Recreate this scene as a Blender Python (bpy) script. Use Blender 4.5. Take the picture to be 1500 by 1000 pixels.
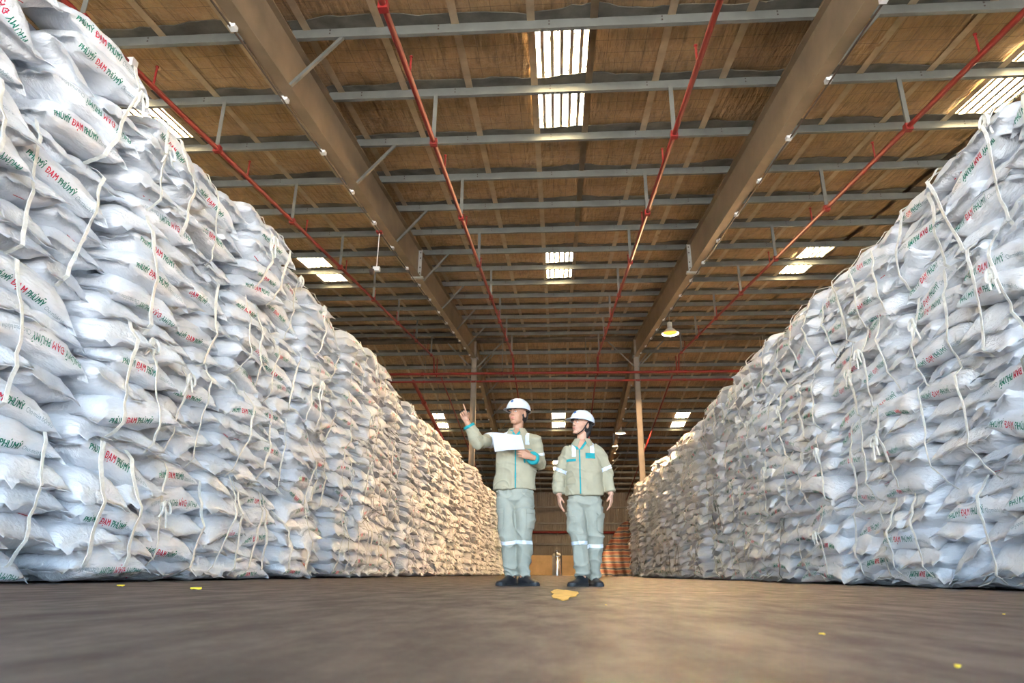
import bpy, bmesh, math, random
import numpy as np
from mathutils import Vector, Matrix, Quaternion

for _o in list(bpy.data.objects):
    bpy.data.objects.remove(_o)
SC = bpy.context.scene
COL = SC.collection
RNG = random.Random(7)

# ------------------------------------------------------------------ camera
FPX, YAW, PITCH, ROLL, CAMH = 989.36, -0.0673, 0.3309, 0.0094, 0.105
_f = Vector((math.sin(YAW) * math.cos(PITCH), math.cos(YAW) * math.cos(PITCH), math.sin(PITCH)))
_r = Vector((math.cos(YAW), -math.sin(YAW), 0))
_u = _r.cross(_f)
CR = _r * math.cos(ROLL) + _u * math.sin(ROLL)
CU = CR.cross(_f)
CF = _f
cam_d = bpy.data.cameras.new('camera')
cam_d.sensor_width = 36
cam_d.lens = FPX * 36 / 1500
cam_d.clip_start = 0.02
cam_d.clip_end = 400
cam_d.dof.use_dof = True
cam_d.dof.focus_distance = 7.0
cam_d.dof.aperture_fstop = 4.5
cam = bpy.data.objects.new('camera', cam_d)
COL.objects.link(cam)
m = Matrix.Identity(4)
for i in range(3):
    m[i][0], m[i][1], m[i][2] = CR[i], CU[i], -CF[i]
m[2][3] = CAMH
cam.matrix_world = m
SC.camera = cam


def at(px, py, Y):
    """world point seen at a photograph pixel at depth Y (used to measure the place)"""
    d = CF + CR * ((px - 750) / FPX) + CU * ((500 - py) / FPX)
    t = Y / d.y
    return Vector((d.x * t, Y, d.z * t + CAMH))


def project(P):
    d = Vector(P) - Vector((0, 0, CAMH))
    z = d.dot(CF)
    if z <= 0.05:
        return None
    return 750 + FPX * d.dot(CR) / z, 500 - FPX * d.dot(CU) / z


# ------------------------------------------------------------------ light
w = bpy.data.worlds.new('sky')
SC.world = w
w.use_nodes = True
bg = w.node_tree.nodes['Background']
bg.inputs[0].default_value = (0.60, 0.80, 1.0, 1)
bg.inputs[1].default_value = 2.7
sd = bpy.data.lights.new('sun', 'SUN')
sd.energy = 150.0
sd.color = (1.0, 0.93, 0.80)
sd.angle = 0.03
sun = bpy.data.objects.new('sun', sd)
COL.objects.link(sun)
sun.rotation_euler = (math.radians(-14), math.radians(12), 0)

vs = SC.view_settings
vs.view_transform = 'Standard'
vs.look = 'None'
vs.exposure = 2.28
vs.gamma = 1
vs.use_curve_mapping = False
SC.cycles.max_bounces = 6
SC.cycles.use_adaptive_sampling = True
SC.cycles.adaptive_threshold = 0.03
SC.cycles.diffuse_bounces = 5
SC.cycles.glossy_bounces = 2
SC.cycles.transmission_bounces = 4
SC.cycles.use_denoising = True
SC.cycles.sample_clamp_indirect = 6


# ------------------------------------------------------------------ helpers
def link(o, parent=None):
    COL.objects.link(o)
    if parent is not None:
        o.parent = parent
    return o


def tag(o, label=None, cat=None, group=None, kind=None):
    if label:
        o['label'] = label
    if cat:
        o['category'] = cat
    if group:
        o['group'] = group
    if kind:
        o['kind'] = kind
    return o


def empty(name, loc=(0, 0, 0), rz=0.0):
    o = bpy.data.objects.new(name, None)
    o.location = loc
    o.rotation_euler = (0, 0, rz)
    o.empty_display_size = 0.1
    COL.objects.link(o)
    return o


class MB:
    """collects shapes, then links them as ONE mesh object"""

    def __init__(s):
        s.v, s.f, s.m = [], [], []

    def add(s, vs_, fs, mi=0):
        b = len(s.v)
        s.v += [tuple(q) for q in vs_]
        for f in fs:
            s.f.append(tuple(i + b for i in f))
            s.m.append(mi)
        return s

    def box(s, c, d, rot=None, mi=0):
        c = Vector(c)
        pts = []
        for z in (-1, 1):
            for (x, y) in ((-1, -1), (1, -1), (1, 1), (-1, 1)):
                q = Vector((x * d[0] / 2, y * d[1] / 2, z * d[2] / 2))
                if rot is not None:
                    q = rot @ q
                pts.append(c + q)
        return s.add(pts, [(3, 2, 1, 0), (4, 5, 6, 7), (0, 1, 5, 4), (1, 2, 6, 5), (2, 3, 7, 6), (3, 0, 4, 7)], mi)

    def tube(s, path, r, n=10, caps=True, mi=0):
        path = [Vector(p) for p in path]
        rr = r if isinstance(r, (list, tuple)) else [r] * len(path)
        t0 = (path[1] - path[0]).normalized()
        a = t0.orthogonal().normalized()
        vs_ = []
        for i, p in enumerate(path):
            t = (path[min(i + 1, len(path) - 1)] - path[max(i - 1, 0)]).normalized()
            a = (a - t * a.dot(t)).normalized()
            b = t.cross(a)
            for k in range(n):
                q = 2 * math.pi * k / n
                vs_.append(p + (a * math.cos(q) + b * math.sin(q)) * rr[i])
        fs = []
        for i in range(len(path) - 1):
            for k in range(n):
                k2 = (k + 1) % n
                fs.append((i * n + k, i * n + k2, (i + 1) * n + k2, (i + 1) * n + k))
        if caps:
            fs.append(tuple(range(n - 1, -1, -1)))
            fs.append(tuple((len(path) - 1) * n + k for k in range(n)))
        return s.add(vs_, fs, mi)

    def lathe(s, prof, c=(0, 0, 0), n=24, rot=None, mi=0):
        c = Vector(c)
        vs_, fs = [], []
        for (r, z) in prof:
            for k in range(n):
                q = 2 * math.pi * k / n
                p = Vector((r * math.cos(q), r * math.sin(q), z))
                vs_.append(c + (rot @ p if rot is not None else p))
        for i in range(len(prof) - 1):
            for k in range(n):
                k2 = (k + 1) % n
                fs.append((i * n + k, i * n + k2, (i + 1) * n + k2, (i + 1) * n + k))
        fs.append(tuple(range(n - 1, -1, -1)))
        fs.append(tuple((len(prof) - 1) * n + k for k in range(n)))
        return s.add(vs_, fs, mi)

    def sweep(s, prof, A, B, side, up, mi=0):
        """closed 2D profile (u along side, v along up) extruded from A to B"""
        A, B = Vector(A), Vector(B)
        n = len(prof)
        vs_ = [A + side * u + up * v for (u, v) in prof] + [B + side * u + up * v for (u, v) in prof]
        fs = [(k, (k + 1) % n, n + (k + 1) % n, n + k) for k in range(n)]
        fs += [tuple(range(n - 1, -1, -1)), tuple(range(n, 2 * n))]
        return s.add(vs_, fs, mi)

    def mesh(s, name, mats, smooth=False):
        me = bpy.data.meshes.new(name)
        me.from_pydata(s.v, [], s.f)
        for q in (mats if isinstance(mats, (list, tuple)) else [mats]):
            me.materials.append(q)
        if any(s.m):
            me.polygons.foreach_set('material_index', s.m)
        bm = bmesh.new()
        bm.from_mesh(me)
        bmesh.ops.recalc_face_normals(bm, faces=bm.faces)
        bm.to_mesh(me)
        bm.free()
        if smooth:
            me.polygons.foreach_set('use_smooth', [True] * len(me.polygons))
            try:
                me.set_sharp_from_angle(angle=math.radians(40))
            except Exception:
                pass
        me.update()
        return me

    def build(s, name, mats, parent=None, smooth=False):
        return link(bpy.data.objects.new(name, s.mesh(name, mats, smooth)), parent)


def np_mesh(name, V, F, mats, MI=None, smooth=True):
    """numpy quads (or triangles) to a mesh"""
    me = bpy.data.meshes.new(name)
    k = F.shape[1]
    me.vertices.add(len(V))
    me.vertices.foreach_set('co', np.ascontiguousarray(V, dtype=np.float32).ravel())
    me.loops.add(F.size)
    me.loops.foreach_set('vertex_index', np.ascontiguousarray(F, dtype=np.int32).ravel())
    me.polygons.add(len(F))
    me.polygons.foreach_set('loop_start', np.arange(0, F.size, k, dtype=np.int32))
    me.polygons.foreach_set('loop_total', np.full(len(F), k, dtype=np.int32))
    for q in mats:
        me.materials.append(q)
    if MI is not None:
        me.polygons.foreach_set('material_index', np.ascontiguousarray(MI, dtype=np.int32))
    me.polygons.foreach_set('use_smooth', np.full(len(F), smooth, dtype=bool))
    me.update(calc_edges=True)
    me.validate()
    return me


def _hash(ix, iy, iz, seed):
    h = (ix.astype(np.int64) * 374761393 + iy.astype(np.int64) * 668265263 + iz.astype(np.int64) * 2147483647 + seed * 1274126177) & 0xFFFFFFFF
    h = ((h ^ (h >> 13)) * 1274126177) & 0xFFFFFFFF
    h = ((h ^ (h >> 16)) * 2246822519) & 0xFFFFFFFF
    return ((h ^ (h >> 15)) & 0xFFFF) / 32767.5 - 1.0


def vnoise(P, seed=0):
    P = np.asarray(P, float)
    i = np.floor(P).astype(np.int64)
    f = P - i
    f = f * f * (3 - 2 * f)
    out = 0
    for dx in (0, 1):
        for dy in (0, 1):
            for dz in (0, 1):
                wgt = (f[..., 0] if dx else 1 - f[..., 0]) * (f[..., 1] if dy else 1 - f[..., 1]) * (f[..., 2] if dz else 1 - f[..., 2])
                out = out + wgt * _hash(i[..., 0] + dx, i[..., 1] + dy, i[..., 2] + dz, seed)
    return out


# ------------------------------------------------------------------ materials
class NT:
    def __init__(s, name):
        s.mat = bpy.data.materials.new(name)
        s.mat.use_nodes = True
        s.t = s.mat.node_tree
        s.b = s.t.nodes['Principled BSDF']

    def n(s, typ, **kw):
        q = s.t.nodes.new(typ)
        for k, v in kw.items():
            if k in q.inputs.keys() if hasattr(q.inputs, 'keys') else False:
                q.inputs[k].default_value = v
            else:
                setattr(q, k, v)
        return q

    def l(s, a, b):
        s.t.links.new(a, b)

    def coord(s, scale=(1, 1, 1), kind='Object'):
        tc = s.n('ShaderNodeTexCoord')
        mp = s.n('ShaderNodeMapping')
        mp.inputs['Scale'].default_value = scale
        s.l(tc.outputs[kind], mp.inputs['Vector'])
        return mp.outputs['Vector']

    def noise(s, vec, scale, detail=4, rough=0.55):
        q = s.n('ShaderNodeTexNoise')
        q.inputs['Scale'].default_value = scale
        q.inputs['Detail'].default_value = detail
        q.inputs['Roughness'].default_value = rough
        s.l(vec, q.inputs['Vector'])
        return q.outputs['Fac']

    def ramp(s, fac, stops):
        q = s.n('ShaderNodeValToRGB')
        e = q.color_ramp.elements
        while len(e) < len(stops):
            e.new(0.5)
        for k, (p, c) in enumerate(stops):
            e[k].position = p
            e[k].color = (c[0], c[1], c[2], 1) if isinstance(c, (tuple, list)) else (c, c, c, 1)
        s.l(fac, q.inputs[0])
        return q.outputs[0]

    def mix(s, fac, a, b, blend='MIX'):
        q = s.n('ShaderNodeMix', data_type='RGBA', blend_type=blend)
        for sock, val in ((q.inputs[0], fac), (q.inputs[6], a), (q.inputs[7], b)):
            if isinstance(val, (int, float)):
                sock.default_value = val
            elif isinstance(val, (tuple, list)):
                sock.default_value = (val[0], val[1], val[2], 1)
            else:
                s.l(val, sock)
        return q.outputs[2]

    def math(s, op, a, b=0.0):
        q = s.n('ShaderNodeMath', operation=op)
        for sock, val in ((q.inputs[0], a), (q.inputs[1], b)):
            if isinstance(val, (int, float)):
                sock.default_value = val
            else:
                s.l(val, sock)
        return q.outputs[0]

    def bump(s, h, strength=0.3, dist=0.01):
        q = s.n('ShaderNodeBump')
        q.inputs['Strength'].default_value = strength
        q.inputs['Distance'].default_value = dist
        s.l(h, q.inputs['Height'])
        s.l(q.outputs[0], s.b.inputs['Normal'])


def mat(name, col, rough=0.6, metal=0.0, var=0.12, scale=6.0, bump=0.0, spec=0.4, bscale=40.0, kind='Object'):
    t = NT(name)
    v = t.coord(kind=kind)
    n1 = t.noise(v, scale)
    lo = [c * (1 - var) for c in col]
    hi = [min(1, c * (1 + var)) for c in col]
    t.l(t.ramp(n1, [(0.3, lo), (0.7, hi)]), t.b.inputs['Base Color'])
    t.b.inputs['Roughness'].default_value = rough
    t.b.inputs['Metallic'].default_value = metal
    t.b.inputs['Specular IOR Level'].default_value = spec
    if bump:
        t.bump(t.noise(v, bscale, 3), bump, 0.01)
    return t.mat


M = {}
# sack plastic weave: white, faint weave, creases
t = NT('woven_plastic_white')
v = t.coord()
oi = t.n('ShaderNodeObjectInfo')
dirt = t.noise(v, 3.5, 5)
base = t.ramp(dirt, [(0.25, (0.77, 0.80, 0.85)), (0.6, (0.87, 0.895, 0.945))])
t.l(base, t.b.inputs['Base Color'])
t.b.inputs['Roughness'].default_value = 0.42
t.b.inputs['Specular IOR Level'].default_value = 0.45
cr = t.noise(t.coord((3, 9, 9)), 3.0, 5, 0.6)
wv = t.n('ShaderNodeTexWave', wave_type='BANDS', bands_direction='X')
wv.inputs['Scale'].default_value = 60
wv.inputs['Distortion'].default_value = 1.5
t.l(v, wv.inputs['Vector'])
hh = t.math('ADD', t.math('MULTIPLY', cr, 1.0), t.math('MULTIPLY', wv.outputs['Fac'], 0.04))
t.bump(hh, 0.8, 0.035)
M['sack'] = t.mat
M['print_green'] = mat('print_green', (0.01, 0.21, 0.14), 0.5, var=0.1)
M['print_red'] = mat('print_red', (0.62, 0.02, 0.07), 0.5, var=0.1)
M['print_grey'] = mat('print_grey', (0.33, 0.42, 0.46), 0.5, var=0.1)
M['strap'] = mat('strap_cream', (0.80, 0.80, 0.76), 0.6, var=0.15, scale=20, bump=0.3, bscale=90)
M['strap_dark'] = mat('strap_grey', (0.22, 0.23, 0.22), 0.7, var=0.2, scale=20, bump=0.3, bscale=90)

# concrete floor: worn, dusty, with dark smears
t = NT('worn_concrete')
v = t.coord()
n1 = t.noise(v, 0.9, 6, 0.6)
n2 = t.noise(t.coord((1.0, 0.35, 1)), 7.0, 5, 0.65)
n3 = t.noise(v, 60, 3)
c1 = t.ramp(n1, [(0.3, (0.058, 0.047, 0.041)), (0.7, (0.112, 0.092, 0.080))])
c2 = t.mix(t.ramp(n2, [(0.42, 0.0), (0.62, 0.75)]), c1, (0.043, 0.035, 0.031))
c3 = t.mix(t.math('MULTIPLY', t.ramp(n3, [(0.60, 0.0), (0.72, 1.0)]), 0.35), c2, (0.20, 0.17, 0.145))
t.l(c3, t.b.inputs['Base Color'])
t.l(t.ramp(n2, [(0.3, 0.55), (0.7, 0.80)]), t.b.inputs['Roughness'])
t.b.inputs['Specular IOR Level'].default_value = 0.25
t.bump(t.math('ADD', t.math('MULTIPLY', n3, 0.5), t.noise(v, 14, 4)), 0.35, 0.006)
M['floor'] = t.mat
M['apron'] = mat('apron_concrete', (0.12, 0.12, 0.125), 0.8, var=0.15, scale=0.7)

# roof insulation foil: tarnished gold, wire mesh behind, fine ripples down the slope
t = NT('insulation_foil')
v = t.coord()
n1 = t.noise(v, 0.8, 5, 0.6)
n2 = t.noise(t.coord((1.0, 0.12, 1)), 9, 5, 0.6)
c1 = t.ramp(n1, [(0.3, (0.22, 0.140, 0.070)), (0.55, (0.33, 0.215, 0.112)), (0.75, (0.42, 0.285, 0.155))])
c2 = t.mix(t.ramp(n2, [(0.5, 0.0), (0.72, 0.6)]), c1, (0.09, 0.060, 0.035))
sx = t.n('ShaderNodeSeparateXYZ')
t.l(v, sx.inputs[0])


def _gridline(sock, period, width):
    a = t.math('FRACT', t.math('DIVIDE', sock, period))
    return t.math('LESS_THAN', a, width / period)


g = t.math('MAXIMUM', _gridline(sx.outputs[0], 0.30, 0.008), _gridline(sx.outputs[1], 0.30, 0.010))
c3 = t.mix(t.math('MULTIPLY', g, 0.65), c2, (0.07, 0.05, 0.035))
t.l(c3, t.b.inputs['Base Color'])
t.b.inputs['Metallic'].default_value = 0.30
t.b.inputs['Roughness'].default_value = 0.52
rip = t.noise(t.coord((1.0, 0.10, 1)), 14, 3, 0.5)
t.bump(t.math('ADD', rip, t.math('MULTIPLY', t.noise(v, 5, 4), 0.7)), 1.0, 0.06)
M['foil'] = t.mat
M['tape'] = mat('foil_tape', (0.36, 0.28, 0.19), 0.45, 0.4, 0.2, 3.0)
M['dark_grey'] = mat('dull_dark_grey', (0.075, 0.072, 0.062), 0.9, 0, 0.4, 3.0, 0.4, bscale=20)
M['purlin'] = mat('galvanised_dull', (0.135, 0.142, 0.135), 0.55, 0.35, 0.18, 2.0)
M['rafter'] = mat('brown_grey_paint', (0.20, 0.152, 0.100), 0.6, 0.0, 0.2, 1.2, 0.1)
M['plate'] = mat('galvanised_plate', (0.38, 0.39, 0.38), 0.5, 0.4, 0.12)
M['column'] = mat('column_paint', (0.24, 0.215, 0.18), 0.65, 0.0, 0.2, 1.5, 0.1)
M['red'] = mat('red_pipe_paint', (0.17, 0.008, 0.007), 0.55, 0.0, 0.2, 3.0)
M['cladding'] = mat('grey_cladding', (0.17, 0.16, 0.14), 0.6, 0.2, 0.15, 1.0)
M['cream'] = mat('cream_render', (0.60, 0.43, 0.24), 0.8, 0.0, 0.12, 1.5)
M['steel'] = mat('stainless', (0.62, 0.64, 0.66), 0.22, 1.0, 0.05)
M['white_paint'] = mat('white_paint', (0.55, 0.56, 0.58), 0.5, 0, 0.06)
M['cable'] = mat('dark_cable', (0.05, 0.035, 0.03), 0.6)
M['yellow'] = mat('worn_yellow_paint', (0.58, 0.36, 0.06), 0.6, 0, 0.35, 14)
M['litter'] = mat('yellow_litter', (0.80, 0.60, 0.04), 0.6, 0, 0.1)

# translucent corrugated skylight sheet, specked with dirt
t = NT('translucent_sheet')
v = t.coord()
d1 = t.noise(v, 9, 6, 0.7)
d2 = t.noise(t.coord((1, 0.2, 1)), 16, 3)
d3 = t.noise(v, 55, 4, 0.7)
strip = t.ramp(t.noise(t.coord((1, 0.05, 1)), 11, 2), [(0.45, 0.0), (0.60, 1.0)])
dd = t.math('MAXIMUM', t.ramp(d1, [(0.57, 0.0), (0.60, 1.0)]), t.math('MULTIPLY', strip, t.ramp(d3, [(0.43, 0.0), (0.48, 1.0)])))
colr = t.mix(dd, (0.90, 0.75, 0.48), (0.0006, 0.0004, 0.0002))
tr = t.n('ShaderNodeBsdfTranslucent')
df = t.n('ShaderNodeBsdfDiffuse')
mx = t.n('ShaderNodeMixShader')
mx.inputs[0].default_value = 0.15
t.l(colr, tr.inputs[0])
t.l(colr, df.inputs[0])
t.l(tr.outputs[0], mx.inputs[1])
t.l(df.outputs[0], mx.inputs[2])
t.l(mx.outputs[0], t.t.nodes['Material Output'].inputs[0])
M['skylight'] = t.mat


def emit(name, col, strength):
    t = NT(name)
    t.b.inputs['Base Color'].default_value = (*col, 1)
    t.b.inputs['Emission Color'].default_value = (*col, 1)
    t.b.inputs['Emission Strength'].default_value = strength
    return t.mat


ORD = ['zeroth', 'first', 'second', 'third', 'fourth', 'fifth', 'sixth', 'seventh', 'eighth', 'ninth', 'tenth', 'eleventh', 'twelfth', 'thirteenth', 'fourteenth', 'fifteenth', 'sixteenth', 'seventeenth', 'eighteenth', 'nineteenth', 'twentieth']

# ================================================================== the building
YR, HR, SL = 32.0, 10.243, 0.1356          # ridge depth, rafter underside at ridge, slope
XW = 20.0                                   # half width of the hall
YF, YB = -7.0, 62.5                         # front (open) and back wall


def rz_(Y, off=0.0):
    return HR + off - SL * abs(YR - Y)


# floor
fb = MB()
fb.box((0, (YF + YB) / 2, -0.1), (2 * XW, YB - YF, 0.2))
floor = fb.build('floor', M['floor'])
tag(floor, kind='structure')
tag(MB().box((0, YF - 20.5, -0.11), (70, 40.9, 0.18)).build('ground_apron', M['apron']), kind='structure')

PUR = [8.15 + 1.72 * k for k in range(-8, 14)]
PUR += [64 - y for y in PUR if 64 - y < YB]
PUR = sorted(PUR)
SKY_X = [0.17, -7.73, 8.07, -15.6, 15.95]  # outer bays hold unseen skylights, added for the light they give
SKY_Y = [(8.15, 11.59), (18.47, 21.91), (64 - 21.91, 64 - 18.47), (64 - 11.59, 64 - 8.15)]
SKW = 0.95

ceiling = empty('ceiling', (0, 0, 0))
tag(ceiling, kind='structure')
RIDGE_N, RIDGE_F = YR, YR
OFF_P = 0.885                               # underside of purlins
OFF_R = 1.085                               # underside of roof foil


def slope_segments(skip):
    """runs of Y for a roof column; skip = skylight runs to leave open"""
    ys = [(YF - 0.6, YR), (YR, YB + 0.4)]
    out = []
    for (a, b) in ys:
        cuts = [c for c in skip if c[0] > a and c[1] < b]
        p = a
        for c in sorted(cuts):
            out.append((p, c[0]))
            p = c[1]
        out.append((p, b))
    return out


def foil_sheet(x0, x1, ya, yb, seed):
    nx = 7
    ny = max(2, int((yb - ya) / 0.20))
    xs = np.linspace(x0, x1, nx)
    ys = np.linspace(ya, yb, ny)
    X, Y = np.meshgrid(xs, ys)
    pa = np.array(PUR)
    dn = np.abs(Y[..., None] - pa).min(-1)
    sag = 0.035 * np.clip(dn / 0.86, 0, 1) ** 1.5
    nz = vnoise(np.stack([X * 2.2, Y * 0.8, X * 0 + seed], -1), 3) * 0.022
    Z = HR + OFF_R - SL * np.abs(YR - Y) - (sag + nz * np.clip(dn / 0.3, 0, 1))
    V = np.stack([X, Y, Z], -1).reshape(-1, 3)
    F = []
    for j in range(ny - 1):
        for i in range(nx - 1):
            a = j * nx + i
            F.append((a, a + nx, a + nx + 1, a + 1))
    return V, np.array(F)


cols = []
xs_edges = []
for k, c in enumerate(sorted(SKY_X)):
    cols.append((c - SKW / 2, c + SKW / 2, True))
cs = sorted(SKY_X)
prev = -XW
for c in cs + [None]:
    nxt = (c - SKW / 2) if c is not None else XW
    n = max(1, round((nxt - prev) / 1.16))
    for i in range(n):
        cols.append((prev + (nxt - prev) * i / n, prev + (nxt - prev) * (i + 1) / n, False))
    if c is not None:
        prev = c + SKW / 2
for ci, (x0, x1, sk) in enumerate(cols):
    for (ya, yb) in slope_segments(SKY_Y if sk else []):
        V, F = foil_sheet(x0, x1, ya, yb, ci)
        link(bpy.data.objects.new('roof_sheet', np_mesh('roof_sheet', V, F, [M['foil']])), ceiling)
    for xx in ((x0,) if not sk else (x0, x1)):
        for (ya, yb) in ((YF - 0.6, YR), (YR, YB + 0.4)):
            tb = MB()
            tb.sweep([(-0.06, -0.006), (0.06, -0.006), (0.06, 0.0), (-0.06, 0.0)], (xx, ya, rz_(ya, OFF_R - 0.04)), (xx, yb, rz_(yb, OFF_R - 0.04)), Vector((1, 0, 0)), Vector((0, 0, 1)))
            tb.build('joint_tape', M['tape'], ceiling)
# outer roof skin above the foil so that the hall is closed, left open over the skylights
for (x0, x1, sk) in cols:
    for (ya, yb) in slope_segments(SKY_Y if sk else []):
        rb = MB()
        rb.sweep([(x0, 0.10), (x1, 0.10), (x1, 0.14), (x0, 0.14)], (0, ya, rz_(ya, OFF_R)), (0, yb, rz_(yb, OFF_R)), Vector((1, 0, 0)), Vector((0, 0, 1)))
        rb.build('outer_sheet', M['cladding'], ceiling)

# skylights: translucent corrugated sheets over two purlin spacings
DEPTHW = ['nearest the camera', 'before the ridge', 'beyond the ridge', 'closest to the end wall']
SIDEW = {0: 'over the aisle', 1: 'above the left sack wall', 2: 'above the right sack wall', 3: 'added unseen, outer left bay', 4: 'added unseen, outer right bay'}
for si, cx in enumerate(SKY_X):
    for di, (ya, yb) in enumerate(SKY_Y):
        root = empty('skylight', (cx, (ya + yb) / 2, rz_((ya + yb) / 2, OFF_R)))
        tag(root, 'bright translucent corrugated roof panel ' + SIDEW[si] + ', row ' + DEPTHW[di], 'skylight', 'translucent roof panels', 'structure')
        nx, ny = 61, 5
        xs = np.linspace(-SKW / 2, SKW / 2, nx)
        ys = np.linspace(ya, yb, ny)
        X, Y = np.meshgrid(xs, ys)
        ph = (X + SKW / 2) / SKW * 6
        fr = ph - np.floor(ph)
        rib = np.clip(np.minimum(fr, 1 - fr) / 0.12 - 0.6, 0, 1)
        Z = HR + OFF_R - SL * np.abs(YR - Y) + 0.055 - 0.055 * (1 - rib)
        V = np.stack([X, Y - (ya + yb) / 2, Z - rz_((ya + yb) / 2, OFF_R)], -1).reshape(-1, 3)
        F = np.array([(j * nx + i, (j + 1) * nx + i, (j + 1) * nx + i + 1, j * nx + i + 1) for j in range(ny - 1) for i in range(nx - 1)])
        o = link(bpy.data.objects.new('translucent_sheet', np_mesh('translucent_sheet', V, F, [M['skylight']], smooth=False)), root)
        for q in range(1, 6):                       # dark ribs below the sheet's valleys
            xx = -SKW / 2 + SKW * q / 6
            rb = MB()
            y0, y1 = ya - (ya + yb) / 2, yb - (ya + yb) / 2
            z0, z1 = rz_(ya, OFF_R) - rz_((ya + yb) / 2, OFF_R), rz_(yb, OFF_R) - rz_((ya + yb) / 2, OFF_R)
            rb.sweep([(-0.03, -0.012), (0.03, -0.012), (0.03, 0.0), (-0.03, 0.0)], (xx, y0, z0), (xx, y1, z1), Vector((1, 0, 0)), Vector((0, 0, 1)))
            rb.build('rib', M['tape'], root)

# purlins: Z sections between the rafters, with a thin ragged dark grey strip beside each
RAF_X = [-20.0, -12.0, -4.03, 3.97, 12.0, 20.0]
zprof = [(-0.035, 0.0), (0.035, 0.0), (0.035, 0.006), (-0.026, 0.006), (-0.026, 0.195), (0.04, 0.195), (0.04, 0.2), (-0.035, 0.2)]
purlin_meshes = {}
strip_meshes = {}
for b in range(len(RAF_X) - 1):
    xa, xb = RAF_X[b] + 0.02, RAF_X[b + 1] - 0.02
    pm = MB().sweep(zprof, (xa - RAF_X[b], 0, 0), (xb - RAF_X[b], 0, 0), Vector((0, 1, 0)), Vector((0, 0, 1)))
    for q in np.linspace(xa - RAF_X[b] + 0.6, xb - RAF_X[b] - 0.6, 5):
        for dz in (0.07, 0.13):
            pm.box((q, -0.038, dz), (0.022, 0.008, 0.022), mi=1)
    purlin_meshes[b] = pm.mesh('purlin', [M['purlin'], M['cable']])
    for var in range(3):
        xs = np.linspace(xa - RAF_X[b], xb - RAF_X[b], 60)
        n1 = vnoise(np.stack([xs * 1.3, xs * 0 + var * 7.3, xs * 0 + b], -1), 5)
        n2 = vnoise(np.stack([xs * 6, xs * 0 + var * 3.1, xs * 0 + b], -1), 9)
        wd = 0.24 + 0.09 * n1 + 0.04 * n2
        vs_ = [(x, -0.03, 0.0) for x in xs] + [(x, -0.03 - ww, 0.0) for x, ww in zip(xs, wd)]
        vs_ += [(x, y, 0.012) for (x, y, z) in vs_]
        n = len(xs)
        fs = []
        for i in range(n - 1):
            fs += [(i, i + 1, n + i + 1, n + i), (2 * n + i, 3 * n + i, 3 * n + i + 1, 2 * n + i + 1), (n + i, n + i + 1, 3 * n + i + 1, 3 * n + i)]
        strip_meshes[(b, var)] = MB().add(vs_, fs).mesh('grey_strip', M['dark_grey'])
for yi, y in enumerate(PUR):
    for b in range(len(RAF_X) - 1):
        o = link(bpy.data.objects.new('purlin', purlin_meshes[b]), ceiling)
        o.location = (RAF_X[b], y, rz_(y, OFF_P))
        o = link(bpy.data.objects.new('grey_strip', strip_meshes[(b, (yi * 2 + b) % 3)]), ceiling)
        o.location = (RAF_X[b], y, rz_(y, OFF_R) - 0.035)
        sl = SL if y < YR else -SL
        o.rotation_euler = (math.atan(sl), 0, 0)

# ridge beam with ridge cap
tag(MB().box((0, YR, HR + OFF_P + 0.10), (2 * XW, 0.5, 0.2)).build('ridge_beam', M['dark_grey']), 'dark ridge strut running across the hall at the roof peak', 'beam', kind='structure')

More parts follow.
